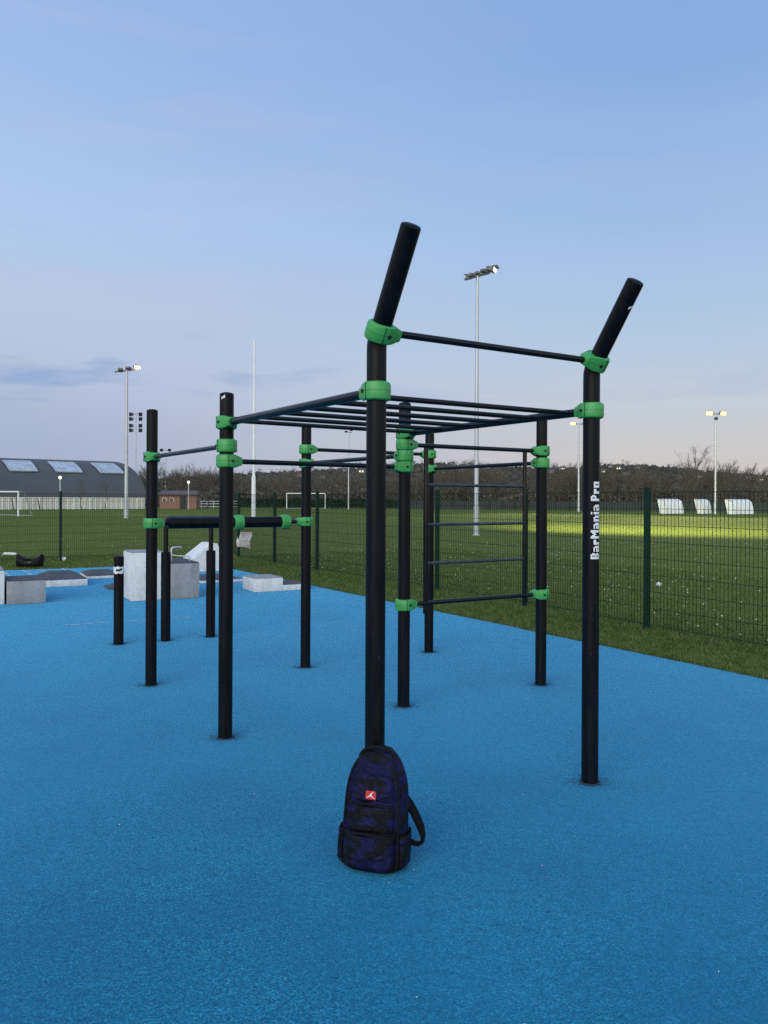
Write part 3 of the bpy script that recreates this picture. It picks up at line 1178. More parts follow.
def strap(ptsx, w):
    """flat webbing following points; width along y"""
    mb = MB()
    vs = []
    for i, p in enumerate(ptsx):
        ww = w[i]
        for dx, dy in ((-1, -1), (1, -1), (1, 1), (-1, 1)):
            pp = Vector(p)
            i0, i1 = max(0, i - 1), min(len(ptsx) - 1, i + 1)
            t = (Vector(ptsx[i1]) - Vector(ptsx[i0])).normalized()
            nn = Vector((t.z, 0, -t.x)).normalized()
            vs.append(pp + nn * dx * 0.007 + Vector((0, dy * ww / 2, 0)))
    fs = []
    for i in range(len(ptsx) - 1):
        for k in range(4):
            k2 = (k + 1) % 4
            fs.append((i * 4 + k, i * 4 + k2, (i + 1) * 4 + k2, (i + 1) * 4 + k))
    fs += [(3, 2, 1, 0), tuple((len(ptsx) - 1) * 4 + k for k in range(4))]
    mb.add(vs, fs)
    o = mb.build('shoulder_strap', M['webbing'], bp, smooth=True)
    return o


strap([(0.115, 0.085, 0.275), (0.135, 0.09, 0.245), (0.152, 0.092, 0.215), (0.172, 0.09, 0.18), (0.190, 0.085, 0.148), (0.200, 0.08, 0.118), (0.198, 0.075, 0.094), (0.185, 0.07, 0.084), (0.165, 0.065, 0.086), (0.14, 0.06, 0.098)],
      [0.05, 0.06, 0.062, 0.062, 0.055, 0.035, 0.024, 0.022, 0.022, 0.022])
strap([(-0.10, 0.095, 0.38), (-0.125, 0.11, 0.33), (-0.14, 0.112, 0.26), (-0.142, 0.10, 0.18), (-0.14, 0.085, 0.11), (-0.125, 0.07, 0.06)], [0.05, 0.06, 0.06, 0.055, 0.03, 0.025])
# red woven patch with a white leaping figure
w, f_, _ = bp_section(0.325)
py = -f_ - 0.0085
mb = MB()
hx, hz = 0.0235, 0.0175
cx, cz = 0.001, 0.318
nb = 6
vs = []
for j in (0, 1):
    for i in range(nb + 1):
        u = -1 + 2 * i / nb
        x = cx + hx * u
        vs.append(bprot((x, py - 0.001 + 0.5 * (x * x), cz + (hz if j else -hz))))
mb.add(vs, [(i, i + 1, nb + 2 + i, nb + 1 + i) for i in range(nb)])
patch = mb.build('patch', M['red'], up)
md = patch.modifiers.new('t', 'SOLIDIFY')
md.thickness = 0.0015
mb = MB()


def stroke(a_, b_, wa, wb):
    a_, b_ = Vector((a_[0], 0, a_[1])), Vector((b_[0], 0, b_[1]))
    d = (b_ - a_).normalized()
    nn = Vector((-d.z, 0, d.x))
    q = [a_ + nn * wa, a_ - nn * wa, b_ - nn * wb, b_ + nn * wb]
    mb.add([bprot((cx + v.x, py - 0.0032 + 0.5 * (cx + v.x) ** 2, cz + v.z)) for v in q], [(0, 1, 2, 3)])


stroke((-0.001, -0.001), (0.004, 0.006), 0.0032, 0.0022)       # trunk
stroke((0.004, 0.006), (0.010, 0.014), 0.0015, 0.001)          # raised arm
stroke((0.0005, 0.008), (0.0045, 0.0085), 0.0018, 0.0018)      # head
stroke((0.009, 0.0145), (0.0125, 0.0145), 0.0017, 0.0017)      # ball
stroke((0.003, 0.004), (-0.006, 0.001), 0.0012, 0.0008)        # other arm
stroke((-0.001, -0.001), (-0.016, -0.010), 0.0026, 0.0012)     # legs
stroke((0.0, -0.001), (0.014, -0.010), 0.0026, 0.0012)
stroke((-0.016, -0.010), (-0.019, -0.0085), 0.0014, 0.001)
stroke((0.014, -0.010), (0.0175, -0.0115), 0.0014, 0.001)
mb.build('emblem', M['white_vinyl'], patch)

# ------------------------------------------------------------------ floodlight masts
def spot(parent, loc, target, power, size=R(33), col=(0.98, 0.93, 0.42)):
    ld = bpy.data.lights.new('lamp_light', 'SPOT')
    ld.energy = power
    ld.color = col
    ld.spot_size = size
    ld.spot_blend = 1.0
    ld.shadow_soft_size = 0.5
    o = bpy.data.objects.new('lamp_light', ld)
    C.objects.link(o)
    o.parent = parent
    o.location = loc
    wl = Vector(parent.location) + Vector(loc)
    o.rotation_euler = (Vector(target) - wl).to_track_quat('-Z', 'Y').to_euler()
    return o


def mast(label, px, Y, H, arm, heads, rad=0.11, tilt=0.0, light=None, group=None):
    """heads: list of (offset along arm, up, facing vector, material key or None)"""
    base = far(px, Y)
    base.z = GZ
    t = thing('floodlight_mast', label, 'floodlight', base)
    mb = MB()
    mb.tube([(0, 0, 0), (0, 0, 1.3), (0, 0, 1.32), (0, 0, H)], [rad * 1.25, rad * 1.2, rad, rad * 0.62], 14)
    pole = mb.build('pole', M['galv'], t, smooth=True)
    mb = MB()
    mb.box((0, 0, 0.01), (0.34, 0.34, 0.03))
    mb.build('base_plate', M['galv'], pole)
    if arm:
        av = Vector(arm)
        mb = MB()
        mb.tube([Vector((0, 0, H)) - av, Vector((0, 0, H)) + av], 0.06, 8)
        mb.build('cross_arm', M['galv_dark'], t, smooth=True)
    for off, upz, face, key, sz in heads:
        av = Vector(arm).normalized() if arm else Vector((1, 0, 0))
        c = Vector((0, 0, H + upz)) + av * off
        fv = Vector(face).normalized()
        q = fv.to_track_quat('Y', 'Z').to_matrix()
        mb = MB()
        # tapered housing with a visor
        w, h, d = sz
        ring1 = [q @ Vector((sx * w / 2, d * 0.5, sz_ * h / 2)) + c for sx, sz_ in ((-1, -1), (1, -1), (1, 1), (-1, 1))]
        ring0 = [q @ Vector((sx * w / 2 * 0.7, -d * 0.5, sz_ * h / 2 * 0.6)) + c for sx, sz_ in ((-1, -1), (1, -1), (1, 1), (-1, 1))]
        mb.loft([ring0, ring1])
        vz = [q @ Vector((sx * w / 2, yy, h / 2 + 0.01 + 0.06 * (yy > d * .5))) + c for sx, yy in ((-1, d * 0.3), (1, d * 0.3), (1, d * 0.85), (-1, d * 0.85))]
        mb.add(vz, [(0, 1, 2, 3)])
        hd = mb.build('lamp_head', M['galv_dark'], t)
        mb = MB()
        mb.add([q @ Vector((sx * w / 2 * 0.9, d * 0.5 + 0.006, sz_ * h / 2 * 0.88)) + c for sx, sz_ in ((-1, -1), (1, -1), (1, 1), (-1, 1))], [(0, 1, 2, 3)])
        mb.build('lens', M[key] if key else M['glass_dark'], hd)
        if light and key:
            tg = light[0] if off < 0 else light[-2]
            so_ = spot(t, c + fv * (d * 0.5 + 0.25) - Vector((0, 0, 0.35)), tg, light[-1])
            if H < 11.95:
                so_.data.spot_size = R(108)
    return t


hs = (0.42, 0.26, 0.4)
m1 = mast('tall pale floodlight mast directly behind the ladder, nearest of the masts', 476.3, 35, 11.8, (0.58, 0.18, 0.21),
     [(-0.36, 0.1, (-0.6, 0.6, -0.25), None, (0.34, 0.18, 0.3)), (0.0, 0.1, (-0.3, 0.9, -0.3), None, (0.3, 0.16, 0.26)), (0.34, 0.14, (0.7, 0.7, -0.1), None, (0.3, 0.18, 0.3)), (0.72, 0.13, (0.9, -0.36, -0.28), 'lit_white', (0.6, 0.22, 0.36))], 0.105,
     light=((30, 54, 0), 66000))
m2 = mast('pale floodlight mast with one lit lamp, in front of the dark sports hall', 126.2, 62, 11.9, (0.9, 0.2, 0.16),
     [(-0.5, 0.12, (-0.3, 0.9, -0.3), None, hs), (0.1, 0.15, (0.1, 0.9, -0.3), None, hs), (0.75, 0.2, (0.6, -0.8, -0.25), 'lit_white', (0.55, 0.26, 0.45))], 0.15,
     light=((-14, 86, 0), 4000))
m3 = mast('distant floodlight mast with two glowing yellow lamps beside the lettered post', 578.5, 106, 12.1, (1.0, 0, 0),
     [(-0.85, 0.1, (-0.2, -1, -0.3), 'lit', (0.8, 0.5, 0.5)), (0.85, 0.1, (0.2, -1, -0.3), 'lit', (0.8, 0.5, 0.5))], 0.15,
     light=((13, 81, 0), (24, 78, 0), 44000))
m4 = mast('floodlight mast with two glowing yellow lamps at right, beside the dugouts', 715.3, 92, 12.0, (1.0, 0, 0),
     [(-0.8, 0.1, (-0.3, -1, -0.3), 'lit', (0.8, 0.5, 0.5)), (0.8, 0.1, (0.1, -1, -0.3), 'lit', (0.8, 0.5, 0.5)), (0.0, -0.55, (0.1, -1, -0.3), None, (0.4, 0.3, 0.3))], 0.13,
     light=((27, 67, 0), (38, 64, 0), 44000))
m7 = mast('slim unlit floodlight mast far beyond the goal', 348.5, 122, 12.2, (0.5, 0, 0),
     [(-0.4, 0.1, (-0.4, -1, -0.3), None, hs), (0.35, 0.35, (0.4, -1, -0.3), None, hs)], 0.12)
m6 = mast('faint thin lighting mast far behind the brick pavilion', 165.5, 190, 13.4, (1.1, 0, 0),
     [(-1.0, 0.1, (0, -1, -0.3), None, (0.8, 0.7, 0.5)), (1.0, 0.1, (0, -1, -0.3), None, (0.8, 0.7, 0.5))], 0.14)
m5 = mast('dark lighting mast with eight round lamps rising behind the sports hall', 135.5, 150, 18.0, (0.9, 0, 0),
     [(s * 0.85, uz, (s * 0.5, -1, -0.2), None, (0.72, 0.7, 0.6)) for s in (-1, 1) for uz in (-0.1, -1.0, -2.3, -3.2)], 0.14)

# tall plain white pole
b_ = far(253.6, 61)
pt = thing('flag_pole', 'tall bare white pole on the field, left of the monkey bars', 'pole', (b_.x, b_.y, GZ))
mb = MB()
mb.tube([(0, 0, 0), (0, 0, 3.4), (0, 0, 3.42), (0, 0, 14.2)], [0.17, 0.165, 0.115, 0.07], 12)
mb.build('pole', M['white_paint'], pt, smooth=True)
mb = MB()
mb.tube([(0, 0, 0), (0, 0, 0.12)], 0.28, 12)
mb.build('footing', M['conc_light'], pt, smooth=True)


def street_lamp(label, px, Y, H):
    b = far(px, Y)
    t = thing('street_lamp', label, 'street lamp', (b.x, b.y, GZ))
    mb = MB()
    mb.tube([(0, 0, 0), (0, 0, H - 0.2)], [0.09, 0.06], 8)
    mb.build('pole', M['galv'], t, smooth=True)
    bm = bmesh.new()
    bmesh.ops.create_icosphere(bm, subdivisions=2, radius=0.2)
    me = bpy.data.meshes.new('globe')
    bm.to_mesh(me)
    bm.free()
    me.materials.append(M['lit_small'])
    o = bpy.data.objects.new('globe', me)
    C.objects.link(o)
    o.parent = t
    o.location = (0, 0, H)
    return t


street_lamp('small lit globe lamp in front of the dark sports hall', 60, 90, 3.95)
street_lamp('small lit globe lamp in front of the brick pavilion', 188.5, 108, 3.85)

# ------------------------------------------------------------------ goals
def goal(label, base, rz, w, h, dep, r=0.06):
    t = thing('goal', label, 'goal', (base.x, base.y, GZ), rz)
    mb = MB()
    mb.tube([(-w / 2, 0, 0), (-w / 2, 0, h)], r, 10)
    mb.build('goal_post', M['white_paint'], t, smooth=True)
    mb = MB()
    mb.tube([(w / 2, 0, 0), (w / 2, 0, h)], r, 10)
    mb.build('goal_post', M['white_paint'], t, smooth=True)
    mb = MB()
    mb.tube([(-w / 2, 0, h), (w / 2, 0, h)], r, 10)
    mb.build('crossbar', M['white_paint'], t, smooth=True)
    mb = MB()
    for s in (-1, 1):
        mb.tube([(s * w / 2, 0, h), (s * w / 2, dep * 0.4, h), (s * w / 2, dep, 0.03)], r * 0.5, 6)
    mb.tube([(-w / 2, dep, 0.04), (w / 2, dep, 0.04)], r * 0.5, 6)
    mb.build('net_frame', M['galv'], t, smooth=True)
    return t


goal('white football goal standing far off in front of the dark hedge', far(306, 124), R(3), 6.2, 2.46, 1.6, 0.075)
gp = far(18.5, 66)
goal('white goal at the left picture edge, seen past its near post', gp + Vector((-2.47, 1.24, 0)), R(-26.7), 5.5, 2.1, 1.4, 0.07)
goal('tiny white goal far off between the ladder and the lettered post', far(553.5, 125), R(50), 3.0, 1.3, 1.0, 0.05)

# ------------------------------------------------------------------ dugouts
def dugout(label, px, Y, w, rz):
    b = far(px, Y)
    t = thing('dugout', label, 'dugout', (b.x, b.y, GZ), rz)
    prof = [(-0.15, 0.0), (-0.1, 0.5), (0.0, 1.0), (0.14, 1.4), (0.35, 1.6), (0.65, 1.69), (1.15, 1.72)]
    mb = MB()
    n = len(prof)
    vs = []
    for sx in (-1, 1):
        for yy, z in prof:
            vs.append((sx * w / 2, yy, z + 0.06))
    for sx in (-1, 1):
        for yy, z in prof:
            vs.append((sx * w / 2, yy + 0.03, z + 0.03))
    fs = []
    for i in range(n - 1):
        fs.append((i, i + 1, n + i + 1, n + i))
        fs.append((2 * n + i, 3 * n + i, 3 * n + i + 1, 2 * n + i + 1))
    mb.add(vs, fs)
    mb.build('shell', M['dugout'], t, smooth=True)
    k = max(2, round(w / 0.9) + 1)
    for i in range(k):
        x = -w / 2 + w * i / (k - 1)
        mb = MB()
        mb.tube([(x, yy - 0.02, z + 0.07) for yy, z in prof] + [(x, 1.2, 1.72)], 0.035, 6)
        mb.build('rib', M['galv'], t, smooth=True)
    for sx in (-1, 1):
        mb = MB()
        vs = [(sx * (w / 2 - 0.01), yy + 0.02, z + 0.03) for yy, z in prof] + [(sx * (w / 2 - 0.01), 0.75, 0.05)]
        mb.add(vs, [tuple(range(len(vs)))])
        mb.build('side_panel', M['dugout'], t)
    mb = MB()
    mb.box((0, 0.35, 0.42), (w * 0.9, 0.35, 0.06))
    for sx in (-0.4, 0.4):
        mb.box((sx * w, 0.35, 0.2), (0.06, 0.3, 0.4))
    mb.build('bench', M['wall_post'], t)
    return t


dugout('white curved dugout shelter left of the right floodlight mast', 674, 92, 3.2, R(33))
dugout('narrow white dugout shelter standing right against the floodlight mast foot', 706.5, 93, 1.5, R(33))
dugout('widest white dugout shelter at the right, past the floodlight mast', 743, 91, 3.8, R(33))

# ------------------------------------------------------------------ sports hall
he = Vector((0.8, 0.6, 0))
hn = Vector((-0.6, 0.8, 0))
E_ = Vector((-38.5, 125, 0))
Wd, Z0, Hh = 40.0, 0.9, 7.3
hall = thing('sports_hall', 'long dark grey barrel-roofed sports hall with pale rooflights, at left', 'sports hall', E_)
LH = 62


def hp(s, th, off=0.0):
    c = Wd / 2 * (1 - math.cos(th))
    nx, nz = -math.cos(th) / (Wd / 2), math.sin(th) / Hh
    l = math.hypot(nx, nz)
    return -he * s + hn * (c + off * nx / l) + Vector((0, 0, Z0 + Hh * math.sin(th) + off * nz / l))


mb = MB()
ths = [PI * i / 40 for i in range(41)]
vs = [hp(0, t) for t in ths] + [hp(LH, t) for t in ths]
n = len(ths)
mb.add(vs, [(i, i + 1, n + i + 1, n + i) for i in range(n - 1)])
mb.build('roof', M['hall'], hall, smooth=True)
mb = MB()
base_pts = [hp(0, t) for t in ths]
mb.add(base_pts + [Vector((p.x, p.y, GZ)) for p in (base_pts[0], base_pts[-1])], [tuple(range(n)) + (n + 1, n)])
bp2 = [p - he * LH for p in base_pts]
mb.add(bp2 + [Vector((p.x, p.y, GZ)) for p in (bp2[0], bp2[-1])], [tuple(range(n)) + (n + 1, n)])
a0 = Vector((0, 0, 0))
mb.add([a0 + Vector((0, 0, GZ)), -he * LH + Vector((0, 0, GZ)), -he * LH + Vector((0, 0, Z0)), a0 + Vector((0, 0, Z0))], [(0, 1, 2, 3)])
mb.build('wall', M['hall_low'], hall)
for s0, s1 in ((2.4, 6.1), (9.0, 12.9), (15.7, 19.6), (22.6, 26.5), (29.5, 33.4)):
    th = [R(39) + R(20) * i / 10 for i in range(11)]
    mb = MB()
    n = len(th)
    mb.add([hp(s0, t, 0.22) for t in th] + [hp(s1, t, 0.22) for t in th], [(i, i + 1, n + i + 1, n + i) for i in range(n - 1)])
    sky_l = mb.build('rooflight', M['skylight'], hall, smooth=True)
    mb = MB()
    fr = []
    for ss in (s0, s1):
        mb.tube([hp(ss, t, 0.2) for t in th], 0.12, 6)
    for t in (th[0], th[-1]):
        mb.tube([hp(s0, t, 0.2), hp(s1, t, 0.2)], 0.14 if t == th[-1] else 0.2, 6)
    mb.build('frame', M['galv'], sky_l)
    mb = MB()
    for k in range(1, 5):
        ss = s0 + (s1 - s0) * k / 5
        mb.tube([hp(ss, t, 0.23) for t in th], 0.035, 5)
    mb.build('glazing_bars', M['galv'], sky_l)

# pale boundary wall
w0, w1 = Vector((-66, 84, 0)), Vector((-34.7, 111.5, 0))
bw = thing('boundary_wall', 'low cream panelled boundary wall in front of the sports hall', 'wall', w0)
d = (w1 - w0)
L = d.length
d.normalize()
rz = math.atan2(d.y, d.x)
mb = MB()
mb.box(d * L / 2 + Vector((0, 0, 0.78)), (L, 0.12, 1.5), rz)
mb.build('panel', M['wall_panel'], bw)
mb = MB()
mb.box(d * L / 2 + Vector((0, 0, 1.57)), (L, 0.24, 0.09), rz)
mb.build('coping', M['wall_post'], bw)
mb = MB()
k = 0
s = 0.0
while s < L:
    big = k % 3 == 0
    mb.box(d * s + Vector((0, 0, 0.76)), (0.3 if big else 0.13, 0.2, 1.52), rz)
    s += 0.75
    k += 1
mb.build('ribs', M['wall_post'], bw)

# brick pavilion
b_ = far(178, 114)
pav = thing('brick_pavilion', 'small low brick pavilion with dark flat roof beyond the field', 'pavilion', (b_.x, b_.y, GZ), R(4))
mb = MB()
mb.box((0, 1.5, 1.05), (5.4, 3.0, 2.1))
mb.build('wall', M['brick'], pav)
mb = MB()
mb.add([(-2.95, -0.45, 2.1), (2.95, -0.45, 2.1), (2.95, 3.4, 2.1), (-2.95, 3.4, 2.1), (-2.6, 1.2, 2.75), (2.6, 1.2, 2.75), (2.6, 1.9, 2.75), (-2.6, 1.9, 2.75)],
       [(3, 2, 1, 0), (4, 5, 6, 7), (0, 1, 5, 4), (1, 2, 6, 5), (2, 3, 7, 6), (3, 0, 4, 7)])
mb.build('roof', M['house_roof'], pav)
mb = MB()
mb.box((0.75, -0.03, 0.95), (0.95, 0.06, 1.9))
dr = mb.build('door', M['net'], pav)
for x in (-2.0, -0.9):
    mb = MB()
    mb.box((x, -0.02, 1.35), (0.6, 0.08, 0.6))
    wn = mb.build('window', M['white_paint'], pav)
    mb = MB()
    mb.box((x, -0.065, 1.35), (0.48, 0.02, 0.48))
    mb.build('pane', M['glass_dark'], wn)
# white railing
b_ = far(212, 120)
rl = thing('railing', 'low white post and rail fence right of the brick pavilion', 'railing', (b_.x, b_.y, GZ), R(3))
mb = MB()
for z in (0.35, 0.75, 1.15):
    mb.tube([(-2.6, 0, z), (4.0, 0, z)], 0.05, 6)
mb.build('rail', M['white_paint'], rl, smooth=True)
for k in range(8):
    mb = MB()
    x = -2.6 + k * 6.6 / 7
    mb.tube([(x, 0, 0), (x, 0, 1.2)], 0.055, 6)
    mb.build('post', M['white_paint'], rl, smooth=True)

# ------------------------------------------------------------------ plants
def leaf_cloud(n, size, sampler, rg):
    """small leaf triangles through a volume"""
    c = sampler(n)
    a = rg.normal(size=(n, 3))
    a /= np.linalg.norm(a, axis=1)[:, None]
    b = rg.normal(size=(n, 3))
    b -= a * (a * b).sum(1)[:, None]
    b /= np.linalg.norm(b, axis=1)[:, None]
    s = size * rg.uniform(0.6, 1.4, size=(n, 1))
    V = np.stack([c + a * s, c - a * s * 0.6 + b * s * 0.7, c - a * s * 0.6 - b * s * 0.7], 1).reshape(-1, 3)
    return V, np.arange(3 * n).reshape(-1, 3)


def hedge(name, label, p, q, h, dep, n, size, cat='hedge'):
    p, q = Vector(p), Vector(q)
    d = np.array((q - p).to_tuple())
    nn = np.array((-(q - p).normalized().y, (q - p).normalized().x, 0))

    def smp(k):
        t = nrng.uniform(0, 1, (k, 1))
        s = nrng.uniform(-0.5, 0.5, (k, 1))
        top = h * (0.92 + 0.08 * np.sin(t * 37) + 0.05 * np.sin(t * 91))
        z = np.sqrt(nrng.uniform(0, 1, (k, 1))) * top
        return d * t + nn * s * dep + np.concatenate([np.zeros((k, 2)), z], 1)
    V, Fc = leaf_cloud(n, size, smp, nrng)
    o = big_mesh(name, V, Fc, M['hedge'])
    o.location = (p.x, p.y, GZ)
    tag(o, label, cat)
    return o


hedge('hedge', 'long clipped dark green hedge behind the far goal', far(236, 134), far(404, 128), 1.75, 1.2, 16000, 0.14)

# dark windbreak fence behind the dugouts
w0, w1 = far(405, 128), far(860, 100)
wb = thing('windbreak_fence', 'dark netted windbreak fence behind the white dugouts', 'fence', (w0.x, w0.y, GZ))
d = w1 - w0
L = d.length
d.normalize()
rz = math.atan2(d.y, d.x)
mb = MB()
mb.box(d * L / 2 + Vector((0, 0, 0.72)), (L, 0.03, 1.3), rz)
mb.build('netting', M['net'], wb)
for k in range(32):
    mb = MB()
    c = d * (L * k / 31) + Vector((0, 0, 0.75))
    mb.box((c.x, c.y - 0.05, c.z), (0.08, 0.06, 1.5), rz)
    mb.build('post', M['fence'], wb)


def bare_tree(rg, h, spread, twigs, thick=0.02):
    """verts/faces of trunk with limbs, and of the twig crown; numpy, 3-sided branches"""
    TV, TF, CV, CF = [], [], [], []

    def seg(V, Fc, a, b, ra, rb):
        a, b = np.array(a), np.array(b)
        t = (b - a) / (np.linalg.norm(b - a) + 1e-9)
        s = np.cross(t, (0, 0, 1) if abs(t[2]) < 0.9 else (1, 0, 0))
        s /= np.linalg.norm(s)
        u = np.cross(t, s)
        o = len(V)
        for r, c in ((ra, a), (rb, b)):
            for k in range(3):
                an = 2 * PI * k / 3
                V.append(c + (s * math.cos(an) + u * math.sin(an)) * r)
        for k in range(3):
            k2 = (k + 1) % 3
            Fc.append((o + k, o + k2, o + 3 + k2))
            Fc.append((o + k, o + 3 + k2, o + 3 + k))

    r0 = thick * h
    p = np.zeros(3)
    path = [p]
    for i in range(5):
        p = p + np.array((rg.normal() * 0.03 * h, rg.normal() * 0.03 * h, h * 0.17))
        path.append(p)
    for i in range(5):
        seg(TV, TF, path[i], path[i + 1], r0 * (1 - i * 0.17), r0 * (1 - (i + 1) * 0.17))
    tips = []
    nl = 12
    for k in range(nl):
        t = rg.uniform(0.28, 1.0)
        i = min(4, int(t * 5))
        a = path[i] + (path[i + 1] - path[i]) * (t * 5 - i)
        an = k * 2.4 + rg.uniform(-0.5, 0.5)
        ln = spread * rg.uniform(0.5, 1.0) * (1.15 - 0.5 * t)
        d = np.array((math.cos(an), math.sin(an), rg.uniform(0.5, 1.5)))
        d /= np.linalg.norm(d)
        b = a + d * ln * 0.55
        c = b + (d + np.array((0, 0, 0.45))) * ln * 0.5
        r = r0 * 0.4 * (1 - t * 0.5)
        seg(CV, CF, a, b, r, r * 0.65)
        seg(CV, CF, b, c, r * 0.65, r * 0.3)
        tips += [(a, b, d, ln), (b, c, d, ln)]
    for k in range(twigs):
        a, b, d, ln = tips[rg.integers(len(tips))]
        s = a + (b - a) * rg.uniform(0.2, 1.0)
        dd = d + rg.normal(size=3) * 0.6 + np.array((0, 0, 0.35))
        dd /= np.linalg.norm(dd)
        l = ln * rg.uniform(0.2, 0.55)
        e = s + dd * l
        w = r0 * rg.uniform(0.06, 0.13)
        sd = np.cross(dd, rg.normal(size=3))
        sd /= np.linalg.norm(sd)
        o = len(CV)
        CV += [s + sd * w, s - sd * w, e]
        CF.append((o, o + 1, o + 2))
        # two side shoots
        for _ in range(2):
            s2 = s + (e - s) * rg.uniform(0.25, 0.8)
            d2 = dd + rg.normal(size=3) * 0.7
            d2 /= np.linalg.norm(d2)
            e2 = s2 + d2 * l * rg.uniform(0.35, 0.7)
            o = len(CV)
            CV += [s2 + sd * w * 0.7, s2 - sd * w * 0.7, e2]
            CF.append((o, o + 1, o + 2))
    return np.array(TV), np.array(TF), np.array(CV), np.array(CF)


def tree(label, px, Y, h, spread, twigs, group=None, thick=0.02, seed=0):
    rg = np.random.default_rng(seed)
    b = far(px, Y)
    t = thing('bare_tree', label, 'tree', (b.x, b.y, GZ), 0, group)
    TV, TF, CV, CF = bare_tree(rg, h, spread, twigs, thick)
    o = big_mesh('trunk', TV, TF, M['bark'])
    o.parent = t
    o = big_mesh('crown', CV, CF, M['twig'])
    o.parent = t
    return t


tree('big bare winter tree just past the right end of the sports hall', 149, 128, 7.6, 4.2, 420, seed=1)
tree('bare spreading tree rising above the wood, left of the dugout mast', 692, 130, 9.6, 5.0, 480, seed=2)
tree('bare tree rising above the wood just left of the dugouts', 664, 150, 8.6, 3.5, 300, seed=7)
tree('round bare tree crown on the skyline behind the ladder mast', 478, 150, 8.8, 4.0, 420, seed=3)
tree('young bare tree before the cream wall, left of the hall mast', 106, 100, 4.6, 2.3, 160, seed=4, thick=0.016)
tree('slender bare tree before the cream wall, between lit globe lamp and young tree', 82, 96, 4.4, 2.0, 110, seed=5, thick=0.016)
tree('bare tree standing behind the white railing', 207, 118, 5.6, 3.0, 260, seed=6)
# staked saplings
for px, Y, lab in ((14, 92, 'leaning dark stake with sapling before the cream wall, at far left'), (40, 94, 'leaning dark stake with sapling before the wall, right of the left goal post')):
    b = far(px, Y)
    t = thing('staked_sapling', lab, 'sapling', (b.x, b.y, GZ))
    mb = MB()
    mb.tube([(0, 0, 0), (-0.15, 0, 0.9), (-0.3, 0, 1.5)], [0.07, 0.06, 0.05], 6)
    mb.build('stake', M['bark'], t, smooth=True)
    mb = MB()
    mb.tube([(0.25, 0.1, 0), (0.22, 0.1, 1.2), (0.25, 0.1, 2.2)], [0.035, 0.03, 0.012], 6)
    for k in range(7):
        an = k * 2.4
        mb.tube([(0.22, 0.1, 1.1 + k * 0.13), (0.22 + 0.35 * math.cos(an), 0.1 + 0.35 * math.sin(an), 1.5 + k * 0.15)], [0.012, 0.005], 4)
    mb.build('stem', M['twig'], t, smooth=True)

# the belt of winter wood beyond the field: one mass
variants = []
for k in range(7):
    rg = np.random.default_rng(100 + k)
    TV, TF, CV, CF = bare_tree(rg, 8.0, 3.0, 420, 0.017)
    V = np.concatenate([TV, CV])
    Fc = np.concatenate([TF, CF + len(TV)])
    variants.append((V, Fc))


def forest(spots):
    Vs, Fs, o = [], [], 0
    for x, y, z, s, sz, a, k in spots:
        V, Fc = variants[k]
        c, si = math.cos(a), math.sin(a)
        W = np.stack([V[:, 0] * c - V[:, 1] * si, V[:, 0] * si + V[:, 1] * c, V[:, 2]], 1) * np.array((s, s, sz)) + np.array((x, y, z))
        Vs.append(W)
        Fs.append(Fc + o)
        o += len(V)
    return np.concatenate(Vs), np.concatenate(Fs)


spots = []
for i in range(520):
    px = rng.uniform(140, 900)
    Y = rng.uniform(137, 178)
    if px < 250:
        Y = rng.uniform(150, 185)
    b = far(px, Y)
    hgt = 0.90 + 0.10 * math.sin(px * 0.045) + 0.06 * math.sin(px * 0.13 + 1) + rng.uniform(-0.12, 0.14)
    if 240 < px < 420:
        hgt *= 0.86
    if px > 660:
        hgt *= 1.06
    spots.append((b.x, b.y, GZ, rng.uniform(0.75, 1.05), hgt, rng.uniform(0, 6.28), rng.randrange(7)))
V, Fc = forest(spots)
o = big_mesh('winter_wood', V, Fc, M['twig_far'])
tag(o, 'brown belt of bare winter woodland along the far side of the field', 'woodland', kind='stuff')


# undergrowth thickening the foot of the wood
def smp(k):
    px = nrng.uniform(150, 900, (k, 1))
    Y = nrng.uniform(140, 175, (k, 1))
    top = 3.1 + 0.8 * np.sin(px * 0.06) + 0.5 * np.sin(px * 0.21)
    z = nrng.uniform(0, 1, (k, 1)) ** 1.3 * top
    return np.concatenate([(px - 384) / F * Y, Y, z], 1)


V, Fc = leaf_cloud(42000, 0.26, smp, nrng)
o = big_mesh('undergrowth', V, Fc, M['twig_far'])
tag(o, 'dark brown scrub filling the foot of the far wood', 'undergrowth', kind='stuff')

# ------------------------------------------------------------------ hills and what stands on them
def hill_h(x, y):
    """a long low ridge"""
    px = 384 + x / y * F
    prof = np.interp(px, [60, 150, 230, 330, 400, 470, 560, 610, 680, 768, 900], [9, 11, 13, 18, 20.5, 20, 19.5, 20.5, 18.5, 15.5, 12])
    k = np.clip((y - 300) / 170, 0, 1)
    k = k * k * (3 - 2 * k)
    return prof * k + 0.9 * np.sin(x * 0.05) * k


gx, gy = np.meshgrid(np.linspace(-420, 520, 95), np.linspace(290, 620, 34))
gz = hill_h(gx, gy) * np.clip((640 - gy) / 130, 0.3, 1) - 0.1
V = np.stack([gx.ravel(), gy.ravel(), gz.ravel()], 1)
nx = 95
idx = np.array([(j * nx + i, j * nx + i + 1, (j + 1) * nx + i + 1, (j + 1) * nx + i) for j in range(33) for i in range(94)])
structure(big_mesh('hills', V, idx, M['hill']))

ico = bmesh.new()
bmesh.ops.create_icosphere(ico, subdivisions=2, radius=1)
IV = np.array([v.co.to_tuple() for v in ico.verts])
ico.verts.index_update()
IF = np.array([[v.index for v in f.verts] for f in ico.faces])
ico.free()


def hill_point(px, Y):
    x = (px - 384) / F * Y
    return x, Y, float(hill_h(x, Y) * np.clip((640 - Y) / 130, 0.3, 1)) - 0.1


